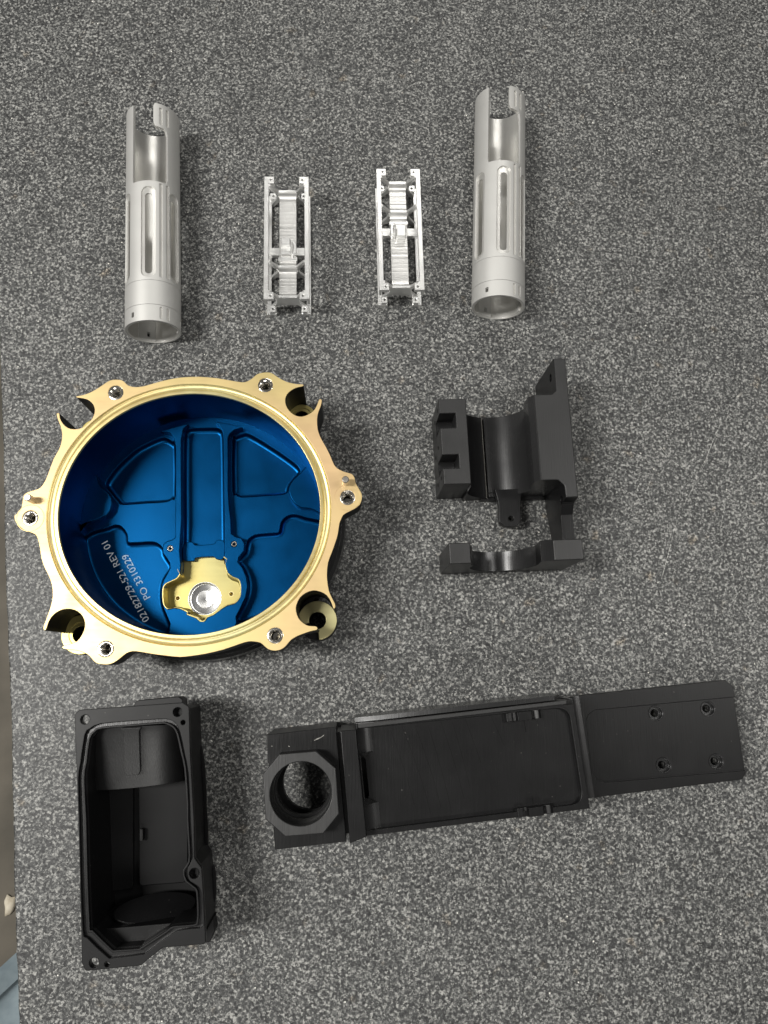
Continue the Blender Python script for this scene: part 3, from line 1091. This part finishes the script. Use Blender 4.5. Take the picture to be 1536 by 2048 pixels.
        build('lettering', V, F, 'etch', t, label='etched part number' if txt[0] == '0' else 'etched order number')
        bpy.data.objects.remove(tmp)
        bpy.data.curves.remove(cu)
        bpy.data.meshes.remove(me)
    return t


housing()

# ------------------------------------------------------------------ black clamp bracket
BO = Vector(P(1130, 717, 58))
BV = (Vector(P(1156, 995, 58)) - BO).normalized()
BU = Vector((-BV.y, BV.x))


def wb(u, v, z):
    p = BO + BU * (u * 1.007) + BV * (v * 1.007)
    return (p.x, p.y, z)


def bracket():
    t = thing('clamp_bracket', 'black clamp bracket with a curved saddle and a tall side plate', 'bracket', (*(BO + BU * -50 + BV * 75), 0))
    # left jaw with two sockets open to the left
    pl = [(-96.6, 27), (-76, 27), (-76, 93), (-96.2, 93), (-96.2, 81), (-84, 81), (-84, 70.4), (-96.4, 70.4), (-96.5, 49.8), (-84.4, 49.8), (-84.4, 38.3), (-96.6, 38.3)]
    xf = lambda u, v, z: wb(u, v, z)
    prism('jaw', pl, [], 25, 50, 'black_satin', t, ch=.5, xf=xf, label='left jaw block with two sockets')
    prism('jaw_base', rounded([(-96.6, 27), (-76, 27), (-76, 93), (-96.4, 93)], .3, 2), [], 0, 25, 'black', t, xf=xf)
    for v in (44, 75.7):
        prof = []
        for k in range(13):
            a = PI + PI * k / 12
            prof.append((v + 5.6 * math.cos(a), 31 + 5.6 * math.sin(a)))
        V, F = [], []
        for u in (-96.2, -84.3):
            V += [wb(u, p, z) for p, z in prof]
        n = len(prof)
        F = [(i, i + 1, n + i + 1, n + i) for i in range(n - 1)]
        build('socket', V, F, 'black_gloss', t, 60)
    for v, z in ((33, 40), (36, 20), (60, 32), (63, 14), (86, 40), (86, 18)):
        a = wb(-96.65, v, z)
        V, F = [], []
        for r, du in ((1.5, 0), (1.5, .4), (.01, .4)):
            for k in range(14):
                b = 2 * PI * k / 14
                V.append(wb(-96.72 + du * .2, v + r * math.cos(b), z + r * math.sin(b)))
        F = [(k, (k + 1) % 14, 14 + (k + 1) % 14, 14 + k) for k in range(14)] + [(14 + k, 14 + (k + 1) % 14, 28 + (k + 1) % 14, 28 + k) for k in range(14)]
        build('screw_hole', V, F, 'dark_line', t)
    # saddle in two halves, parted by a slit
    uc, zc, rr = -51.3, 32.0, 24.7

    def arc(a0, a1, n=22):
        return [(uc + rr * math.cos(a0 + (a1 - a0) * k / n), zc + rr * math.sin(a0 + (a1 - a0) * k / n)) for k in range(n + 1)]
    slit_a = math.acos((-57.4 - uc) / rr)
    slit_b = math.acos((-55.6 - uc) / rr)
    left = [(-76.02, 0), (-57.4, 0)] + arc(-slit_a, -PI, 18) + [(-76.02, 48)]
    extrude('saddle_cheek', left, 28.5, 95, lambda p, a, z: wb(p, a, z), 'black', t)
    right = [(-55.6, 0)] + arc(-slit_b, 0, 26) + [(-26.6, 49), (-29.8, 52.5), (-26, 58), (-9.02, 58), (-9.02, 0)]
    right = [(-55.6, 0)] + arc(-slit_b, -.20, 24) + [(-29.6, 40), (-29.8, 53.0), (-26.2, 58), (-9.02, 58), (-9.02, 0)]
    extrude('saddle', right, 28.5, 94, lambda p, a, z: wb(p, a, z), 'black_gloss', t, label='polished curved saddle')
    prism('saddle_floor', [(-75.9, 29), (-9.1, 29), (-9.1, 93.5), (-75.9, 93.5)], [], 0.2, 2.2, 'black', t, xf=xf)
    V, F = merge_data(box_data(-57.6, -57.1, 28.8, 95.2, 4, 8.4))
    build('slit_edge', [wb(*v) for v in V], F, 'steel', t, label='bright edge of the saddle slit')
    # right rail top sits on the saddle block, side plate with holes
    pv = [(0, 0), (0, 58), (107.6, 58), (109.5, 47), (117, 41), (138.2, 41), (138.2, 12), (112, 4), (104, 0)]
    ph = []

    def hit(px, py, u):
        """height and station where a line of sight meets the upright plane u"""
        lo = Vector((*P(px, py, 0), 0))
        c = Vector((0, 0, CAMH))
        d = lo - c
        n2 = Vector((BU.x, BU.y, 0))
        o = Vector((*(BO + BU * u), 0))
        k = (o - c).dot(n2) / d.dot(n2)
        q = c + d * k
        return ((Vector((q.x, q.y)) - BO).dot(BV), q.z)
    for px, py, r in ((1101.3, 755.8, 3.2), (1070.6, 786.6, 2.4), (1089.5, 1018, 3.0), (1123.2, 997.5, 3.2)):
        v, z = hit(px, py, -9.0)
        if 3 < z < 55 and 2 < v < 136:
            ph.append(circle(v, z, r, 20))
    V, F = prism_data(pv, ph, 0, 9.0, .25)
    V = [wb(-q, a, b) for a, b, q in V]
    V = [wb(-(9.0 - q), a, b) for (a, b, q) in prism_data(pv, ph, 0, 9.0, 0)[0]]
    build('side_plate', V, prism_data(pv, ph, 0, 9.0, 0)[1], 'black', t, label='tall right side plate with four holes')
    prism('rail_cap', rounded([(-26, 28.4), (-12.5, 28.4), (-9.1, 25.5), (-8.9, 0.2), (-.1, .2), (-.1, 107.4), (-8.9, 107.4), (-9.3, 98.5), (-13.5, 94.2), (-26, 94.1)],
                              [.3, 1, 2, .2, .2, .2, .5, 3, 3, .3], 4), [], 58.02, 58.9, 'black_satin', t, ch=.5, xf=xf)
    # tab below the saddle
    prism('tab', rounded([(-52, 90), (-30, 90), (-31.5, 97), (-32.5, 103), (-33, 115.6), (-36.6, 119.6), (-46, 119.6), (-50, 115.8), (-49.6, 103), (-50, 98)],
                         [0, 0, 3, 3, .4, .4, .4, .4, 3, 3], 4), [circle(-40.8, 113.4, 2.1, 20)], 9, 15, 'black', t, ch=.3, xf=xf, label='flat tab with one hole')
    prism('tab_web', [(-62, 86), (-12, 86), (-12, 96.5), (-62, 96.5)], [], .3, 6, 'black', t, xf=xf)
    # lower clamp: a short slice of the same saddle
    low = [(-96.4, 0), (-96.4, 58), (-81, 58), (-80.4, 50), (-77.5, 44)] + \
          [(-53.5 + 26.5 * math.cos(PI + PI * k / 26) * (0.95), 38 + 30 * math.sin(PI + PI * k / 26)) for k in range(1, 26)] + \
          [(-28.5, 42), (-30.3, 56.6), (-21.6, 58), (0, 58), (0, 0)]
    extrude('lower_clamp', low, 138.2, 153.2, lambda p, a, z: wb(p, a, z), 'black', t, label='short lower clamp arch')
    V = []
    for a in (138.3, 153.1):
        V += [wb(p, a, z + .06) for p, z in low[5:30]]
    build('arch_face', V, [(i, i + 1, 26 + i, 25 + i) for i in range(24)], 'black_gloss', t, 50, label='polished arch of the lower clamp')
    for u0, u1 in ((-96.3, -81.2), (-21.4, -.1)):
        prism('clamp_cap', [(u0, 138.3), (u1, 138.3), (u1, 153.1), (u0, 153.1)], [], 58.02, 58.8, 'black_satin', t, ch=.45, xf=xf)
    return t


bracket()


# ------------------------------------------------------------------ deep black box
def deep_box():
    a = lambda p: crop(130, 1380, 4.8, p)
    b = lambda p: crop(130, 1640, 4.8, p)
    ZT = 60.0
    outl = a([(90, 230), (140, 190), (1130, 120), (1190, 160), (1203, 640), (1238, 1240)]) + b([(1244, 370), (1310, 460), (1322, 620), (1345, 1050), (1350, 1180), (1330, 1193), (940, 1225), (720, 1400), (195, 1450), (160, 1370), (155, 1100), (128, 0)])
    out = rounded([P(x, y, ZT) for x, y in outl], [2.5, 1, 1, 1, 1, 0, 3, 3, 0, 0, 1, 1, 2, 3, 2, 1, 0, 0], 4)
    go = a([(128, 850), (150, 700), (190, 430), (240, 370), (340, 325), (620, 300), (900, 280), (1000, 285), (1060, 320), (1105, 410), (1150, 620), (1185, 800), (1200, 1100)]) + \
        b([(1205, 0), (1220, 250), (1222, 370), (1178, 460), (1176, 540), (1200, 590), (1265, 630), (1305, 690), (1325, 850), (1328, 980), (1290, 1040), (1070, 1065), (780, 1270), (740, 1290), (460, 1325), (400, 1310), (210, 1130), (172, 1060), (150, 500), (140, 0)])
    op = a([(184, 850), (207, 700), (237, 470), (290, 400), (350, 372), (620, 350), (900, 328), (960, 328), (1030, 362), (1070, 430), (1108, 600), (1143, 760), (1165, 1100)]) + \
        b([(1165, 0), (1180, 250), (1180, 400), (1135, 470), (1128, 530), (1155, 600), (1240, 665), (1258, 720), (1265, 850), (1262, 970), (1230, 1005), (1040, 1020), (970, 1065), (730, 1222), (690, 1236), (490, 1250), (440, 1235), (262, 1060), (236, 1020), (215, 500), (203, 0)])
    t = thing('deep_box', 'black open deep box with a seal groove round its mouth', 'box', (*P(280, 1670, 0), 0))
    GO = smooth([P(x, y, ZT) for x, y in go], 2)
    OP = smooth([P(x, y, ZT) for x, y in op], 2)
    GI = offset(ccw(OP), 1.3)
    hp = [((170, 1439), 3.0), ((355, 1424), 3.0), ((366, 1445), 1.5), ((388.5, 1747), 3.2), ((188, 1926), 3.0), ((214, 1929), 1.6)]
    prism('groove_floor', offset(ccw(out), -.35), [OP] + [circle(*P(x, y, ZT), r + .1, 20) for (x, y), r in hp], 54.0, 57.02, 'black_gloss', t)
    hs = [circle(*P(x, y, ZT), r, 24) for (x, y), r in hp]
    prism('flange_face', out, [GO] + hs, 57.0, ZT, 'black_matte', t, ch=.3)
    prism('seal_lip', GI, [OP], 57.0, ZT - .2, 'black_matte', t, ch=.25)
    body = a([(100, 560), (420, 172), (1130, 120), (1190, 160), (1203, 640), (1238, 1240)]) + b([(1244, 370), (1310, 460), (1322, 620), (1345, 1050), (1350, 1180), (1330, 1193), (940, 1225), (720, 1400), (600, 1410), (158, 1130), (128, 0)])
    inn = offset(ccw([P(x, y, ZT) for x, y in body]), -3.2)
    prism('box_wall', inn, [OP], 3, 54.0, 'black_matte', t)
    for i in (1, 2, 3, 5):
        (x, y), r = hp[i]
        lathe('hole_floor', [(r + .2, 50), (.01, 49)], 'dark_line', t, P(x, y, ZT), 16)
    prism('box_floor', offset(ccw(OP), 3), [], 3.2, 6, 'black_dull', t)
    # rear foot, side foot
    prism('rear_lug', rounded([P(x, y, 50) for x, y in a([(645, 175), (685, 100), (1090, 62), (1130, 90), (1130, 260), (650, 300)])], [1, 3, 2, 2, 0, 0], 4), [], 34, 50, 'black_matte', t, ch=.4)
    prism('side_foot', rounded([P(x, y, 12) for x, y in b([(1250, 860), (1370, 850), (1425, 960), (1440, 1060), (1390, 1180), (1250, 1150)])], 2, 3), [], 0, 12, 'black_matte', t, ch=.4)
    # curved chute at the far end, with a raised tongue
    def surf(s, tt):
        top = a([(200 + 920 * s, 372 - 44 * s)])[0]
        yb = 968 - 95 * s + 60 * (0.25 - (s - .5) ** 2) * 1.2
        bot = a([(215 + 925 * s, yb)])[0]
        x, y = top[0] + (bot[0] - top[0]) * tt, top[1] + (bot[1] - top[1]) * tt
        z = 57 - 15 * tt ** 0.85 - 14 * abs(2 * s - 1) ** 3.4
        return (*P(x, y, max(z, 8)), z)
    ns, nn = 36, 18
    V, F = [], []
    for i in range(ns + 1):
        for j in range(nn + 1):
            V.append(surf(i / ns, j / nn))
        x, y, z = V[-1]
        V.append((x, y, 6))
    st = nn + 2
    for i in range(ns):
        for j in range(nn + 1):
            F.append((i * st + j, i * st + j + 1, (i + 1) * st + j + 1, (i + 1) * st + j))
    build('curved_chute', V, F, 'black_satin', t, 50, label='curved chute at the far end')

    def tongue(s, tt):
        x, y, z = surf(s, tt)
        return (x, y, z + 4.0)
    V, F = [], []
    n = 14
    rows = []
    for j in range(n + 1):
        tt = .02 + .76 * j / n
        e = max(0, (tt - .74)) / .04
        hw = .080 - (.020 * min(1, e) ** 2) + (.045 * max(0, 1 - tt / .07) ** 2)
        c = .487
        rows.append([tongue(c - hw, tt), tongue(c + hw, tt)])
    for l_, r_ in rows:
        V += [l_, r_, (r_[0], r_[1], r_[2] - 5), (l_[0], l_[1], l_[2] - 5)]
    for j in range(n):
        for k in range(4):
            p, q = j * 4 + k, j * 4 + (k + 1) % 4
            F.append((p, q, q + 4, p + 4))
    F += [(0, 1, 2, 3), (n * 4, n * 4 + 1, n * 4 + 2, n * 4 + 3)]
    build('tongue', V, F, 'black_satin', t)
    # raised panel on the floor and a small latch
    prism('floor_panel', rounded([P(x, y, 13) for x, y in a([(705, 900), (1180, 860)]) + b([(1180, 600), (830, 625), (712, 640)])], [0, 0, 4, 3, 3], 4), [], 6, 13, 'black_dull', t, ch=.5)
    prism('floor_panel_step', rounded([P(x, y, 9) for x, y in a([(400, 900), (655, 900)]) + b([(655, 660), (400, 700)])], 3, 4), [], 6, 9, 'black_dull', t, ch=.5)
    V, F = prism_data(rounded([P(x, y, 20) for x, y in b([(706, 92), (742, 92), (742, 205), (706, 215)])], 1.2, 3), [], 13, 18, .3)
    build('latch', V, F, 'black', t)
    # inclined round disc and the near shelf
    cxp, cyp = P(130 + 868 / 4.8, 1640 + 838 / 4.8, 26)
    nrm = Vector((0.10, 0.80, 0.58)).normalized()
    e1 = Vector((1, .12, -.25))
    e1 = (e1 - e1.dot(nrm) * nrm).normalized()
    e2 = nrm.cross(e1)
    cc = Vector((cxp, cyp, 26))
    V, F = [], []
    nd = 48
    for r_, h_ in ((.01, 0), (24.2, 0), (24.8, -.6), (24.8, -6)):
        for k in range(nd):
            g = 2 * PI * k / nd
            V.append(tuple(cc + e1 * r_ * 1.1 * math.cos(g) + e2 * r_ * math.sin(g) * .46 + nrm * h_))
    for j in range(3):
        for k in range(nd):
            F.append((j * nd + k, j * nd + (k + 1) % nd, (j + 1) * nd + (k + 1) % nd, (j + 1) * nd + k))
    disc = build('round_pad', V, F, 'black', t, label='inclined round pad inside the near end')
    for dx, dy in ((-4, -7), (13, -5)):
        V, F = [], []
        p0 = cc + e1 * dx + e2 * dy + nrm * .04
        for k in range(10):
            g = 2 * PI * k / 10
            V.append(tuple(p0 + e1 * .8 * math.cos(g) + e2 * .8 * math.sin(g)))
        build('pin_hole', V, [tuple(range(10))], 'dark_line', disc)
    prism('near_shelf', [P(x, y, 44) for x, y in b([(285, 1052), (650, 1023), (1022, 990), (1010, 1050), (735, 1228), (690, 1245), (490, 1262), (430, 1240), (300, 1100)])], [], 6, 44, 'black_matte', t, ch=.3)
    return t


deep_box()

# ------------------------------------------------------------------ long black arm
AO = Vector(P(532, 1470, 60))
AV = (Vector(P(1455, 1363, 60)) - AO).normalized()
AU = Vector((-AV.y, AV.x))


def wa(u, v, z):
    p = AO + AU * u + AV * (v * 1.006)
    return (p.x, p.y, z)


def long_arm():
    t = thing('long_arm', 'long black arm with an octagonal ring head and a drilled end plate', 'arm', (*(AO + AU * -36 + AV * 150), 0))
    xf = lambda u, v, z: wa(u, v, z)
    hc = (-38.3, 20.7)
    HR = 19.8
    prism('head', rounded([(0, 0), (0, 46.8), (-73.6, 46.8), (-73.2, 0)], .4, 2), [circle(*hc, HR + 1.2, 56)], 30, 58, 'black', t, ch=.3, xf=xf, label='head block')
    prism('head_floor', rounded([(0, 0), (0, 46.8), (-73.6, 46.8), (-73.2, 0)], .4, 2), [circle(-36.8, 24.5, 18.6, 48)], 24, 30, 'black', t, xf=xf)
    for u0, u1 in ((-.1, -9), (-64, -73.2)):  # added unseen feet; the hollow between them lets light into the bore
        prism('added_head_foot', [(u0, .1), (u0, 46.7), (u1, 46.7), (u1, .1)], [], 0, 24, 'black', t, xf=xf)
    oc = [(-12.2, 8.8), (-13.0, 32.8), (-25.3, 44.5), (-53.6, 44.0), (-64.3, 32.9), (-63.3, 8.5), (-51.3, -3.1), (-23.5, -2.6)]
    prism('octagon_ring', oc, [circle(*hc, HR, 64)], 50, 72, 'black_satin', t, ch=.5, xf=xf, label='octagonal ring on the head')
    V, F = [], []
    prof = [(HR - .02, 66), (HR - .4, 65), (HR - .5, 46), (HR - 1.6, 45), (HR - 1.7, 36), (HR - .6, 35), (HR - .6, 30.5)]
    n = 64
    for i in range(n):
        g = 2 * PI * i / n
        for r_, z in prof:
            V.append(wa(hc[0] + r_ * math.cos(g), hc[1] + r_ * math.sin(g), z))
    m = len(prof)
    for i in range(n):
        for j in range(m - 1):
            F.append((i * m + j, ((i + 1) % n) * m + j, ((i + 1) % n) * m + j + 1, i * m + j + 1))
    build('ring_bore', V, F, 'black_gloss', t)
    # bright nicks knocked into the head
    V, F = [], []
    for (x0, y0), (x1, y1), wd in (((628, 1481), (638, 1477), .35), ((639, 1477), (648, 1470), .30), ((632, 1478), (640, 1475), .2), ((577, 1492), (579, 1493), .4), ((543, 1492), (544.5, 1492.5), .35)):
        p, q = Vector(P(x0, y0, 58.1)), Vector(P(x1, y1, 58.1))
        d = (q - p).normalized()
        nn_ = Vector((-d.y, d.x)) * wd / 2
        o = len(V)
        V += [(*(p - nn_ * .3), 58.06), (*(q - nn_), 58.06), (*(q + nn_ * .6), 58.06), (*(p + nn_), 58.06)]
        F.append((o, o + 1, o + 2, o + 3))
    build('nick', V, F, 'chip', t, merge=False, label='small bright nicks in the head')
    # cross wall between head and tray
    prism('cross_wall', rounded([(-2.6, 49.6), (-3.0, 60), (-71, 60.2), (-74, 49.0)], .4, 2), [], 0, 64, 'black', t, ch=.4, xf=xf, label='upright cross wall')
    prism('neck', [(-4, 46.5), (-4, 50), (-70, 50), (-70, 46.5)], [], 0, 52, 'black', t, xf=xf)
    # tray
    well = rounded([(-22, 60.4), (-22, 64), (-50, 64), (-50, 60.4)], 1, 3)
    well = rounded([(-20, 61.2), (-24, 64.6), (-48, 64.6), (-53, 61.2)], .8, 3)
    prism('tray_floor', [(-.2, 60.1), (-1.0, 212.6), (-73.6, 212.6), (-71.6, 60.1)], [well], 30, 48, 'black', t, xf=xf, label='wide tray floor with swirl marks')
    prism('tray_base', [(-.2, 60.1), (-1.0, 212.6), (-73.6, 212.6), (-71.6, 60.1)], [], 0, 29.9, 'black', t, xf=xf)
    rim_o = [(-.2, 60.15), (-1.2, 205), (-3.5, 205.5), (-3.5, 212.5), (-73.4, 212.5), (-73.0, 60.15)]
    rim_i = rounded([(-3.4, 61.6), (-5.4, 208.6), (-69.6, 208.6), (-69.6, 61.6)], [.5, 9, 9, .5], 8)
    prism('tray_rim', rim_o, [rim_i], 48, 51.5, 'black', t, ch=.3, xf=xf)
    V, F = box_data(-2.6, -.3, 62, 206, 51.5, 57)
    build('top_rail', [wa(*v) for v in V], F, 'black_satin', t, label='narrow rail along the far edge')
    # rear spine seen beyond the far edge
    pr = [(60, 0), (60, 38), (75, 44), (185, 50), (200, 50), (206, 40), (207, 0)]
    V, F = prism_data(pr, [], 0, 3.2, 0)
    build('rear_spine', [wa(q + .2, a_, b_) for a_, b_, q in V], F, 'black_gloss', t)
    # concave flutes where the wall meets the tray, either side of the well
    for u0, u1, cut in ((-3.5, -19.5, 1), (-69.5, -53, -1)):
        prof = [(60.1, 47)] + [(60.1, 57.5)] + [(70.5 - 10.2 * math.cos(g), 58.2 - 10.1 * math.sin(g)) for g in [PI / 2 * k / 10 for k in range(11)]] + [(70.5, 47)]
        extrude('flute', [(p, z) for p, z in prof], u0, u1, lambda p, a_, z: wa(a_, p, z), 'black_gloss', t, angle=50)
    for u0, u1 in ((-19.5, -24), (-53, -48.5)):
        V = [wa(u0, 60.2, 57), wa(u0, 70, 48.05), wa(u1, 60.2, 48.05), wa(u0, 60.2, 48.05)]
        build('flute_end', V, [(0, 1, 2), (0, 2, 3), (1, 3, 2), (0, 3, 1)], 'black_gloss', t)
    # spring clips
    for u in (-7.6, -70.4):
        c = 176 if u > -20 else 174.8
        pf = [(c - 13, 48), (c - 13, 50.5), (c - 11.5, 52), (c - 9, 52), (c - 7, 51), (c - 5.4, 51.4), (c - 4.6, 55.5), (c + 5, 55.5), (c + 5.6, 52), (c + 7, 51.2), (c + 8.6, 52.6), (c + 10.6, 53), (c + 12.4, 51.6), (c + 13, 48)]
        extrude('clip', pf, u - 2.9, u + 2.9, lambda p, a_, z: wa(a_, p, z), 'black', t, angle=40)
    for u0, u1, v in ((-11.5, -19, 177), (-66.5, -61, 175)):
        V, F = box_data(min(u0, u1), max(u0, u1), v - .18, v + .18, 48.01, 48.15)
        build('witness_line', [wa(*q) for q in V], F, 'dark_line', t)
    # curved cutter marks on the tray floor
    V, F = [], []
    for v0, bow, ln, us in ((92, 10, .95, -6), (101, 9, .9, -6), (110, 7, .95, -7), (119, 8, .85, -5), (127, 6, .75, -6), (136, 9, .5, -5), (154, 12, .35, -5), (84, 9, .8, -8)):
        pts = []
        for k in range(26):
            f = k / 25 * ln
            pts.append((us - 62 * f, v0 + bow * math.sin(f * 1.5) * .8 + bow * f * .5))
        for k in range(25):
            o = len(V)
            w_ = .13
            V += [wa(pts[k][0], pts[k][1] - w_, 48.02), wa(pts[k + 1][0], pts[k + 1][1] - w_, 48.02), wa(pts[k + 1][0], pts[k + 1][1] + w_, 48.02), wa(pts[k][0], pts[k][1] + w_, 48.02)]
            F.append((o, o + 1, o + 2, o + 3))
    cm = build('cutter_marks', V, F, 'dark_line', t, merge=False, label='faint curved cutter lines across the tray')
    cm['kind'] = 'stuff'
    # step fillet down to the end plate
    pf = [(215.4, 0), (215.4, 30)] + [(226.5 - 9 * math.cos(g) + 0, 28 - 8.2 * math.sin(g)) for g in [PI / 2 * k / 10 for k in range(11)]] + [(226.5, 0)]
    pf = [(212.4, 0), (212.4, 42), (214.6, 42)] + [(226 - 11.2 * math.cos(g), 31 - 11 * math.sin(g)) for g in [PI / 2 * k / 10 for k in range(11)]] + [(226, 0)]
    extrude('step_fillet', pf, -.3, -72.4, lambda p, a_, z: wa(a_, p, z), 'black_gloss', t, angle=50, label='rounded step with a bright streak')
    # end plate
    epo = [(-.2, 224), (-1.4, 338), (-6.8, 343.2), (-68.6, 340.2), (-73, 336.4), (-72.6, 224)]
    hl = [(-19.5, 281.8), (-20.7, 321.5), (-56.7, 280.8), (-58.6, 320.3)]
    prism('plate_base', epo, [circle(u, v, 2.9, 24) for u, v in hl], 12, 15, 'black', t, xf=xf)
    prism('end_plate', epo, [circle(u, v, 5.4, 32) for u, v in hl], 15, 18, 'black', t, ch=.3, xf=xf, label='drilled end plate')
    rc = [(-.25, 224), (-1.4, 337.6), (-6.6, 343.0), (-14.4, 342.6), (-12.0, 236), (-15, 230.5), (-19, 228.4), (-56, 226.8), (-61, 230), (-63.3, 236), (-67.0, 340.2), (-68.6, 340.0), (-72.8, 336.3), (-72.5, 224)]
    prism('raised_border', rounded(rc, [0, .3, .3, 0, 4, 4, 2, 4, 4, 4, 0, .3, .3, 0], 5), [], 18, 20, 'black', t, ch=.25, xf=xf)
    for u, v in hl:
        p = wa(u, v, 0)
        lathe('counterbore', [(5.4, 18.02), (5.0, 18.02), (4.7, 17.4), (4.6, 15.06), (3.0, 15.05), (2.85, 14.6), (2.85, 12)], 'black_gloss', t, p[:2], 32)
    for v in (232, 336):  # added unseen feet, lifting the plate so light leaks into its holes
        for u in (-6, -66):
            V, F = box_data(u - 4, u + 4, v - 4, v + 4, 0, 12)
            build('added_plate_foot', [wa(*q) for q in V], F, 'black', t)
    return t


long_arm()

for o in bpy.data.objects:
    if '_b' in o.keys():
        del o['_b']
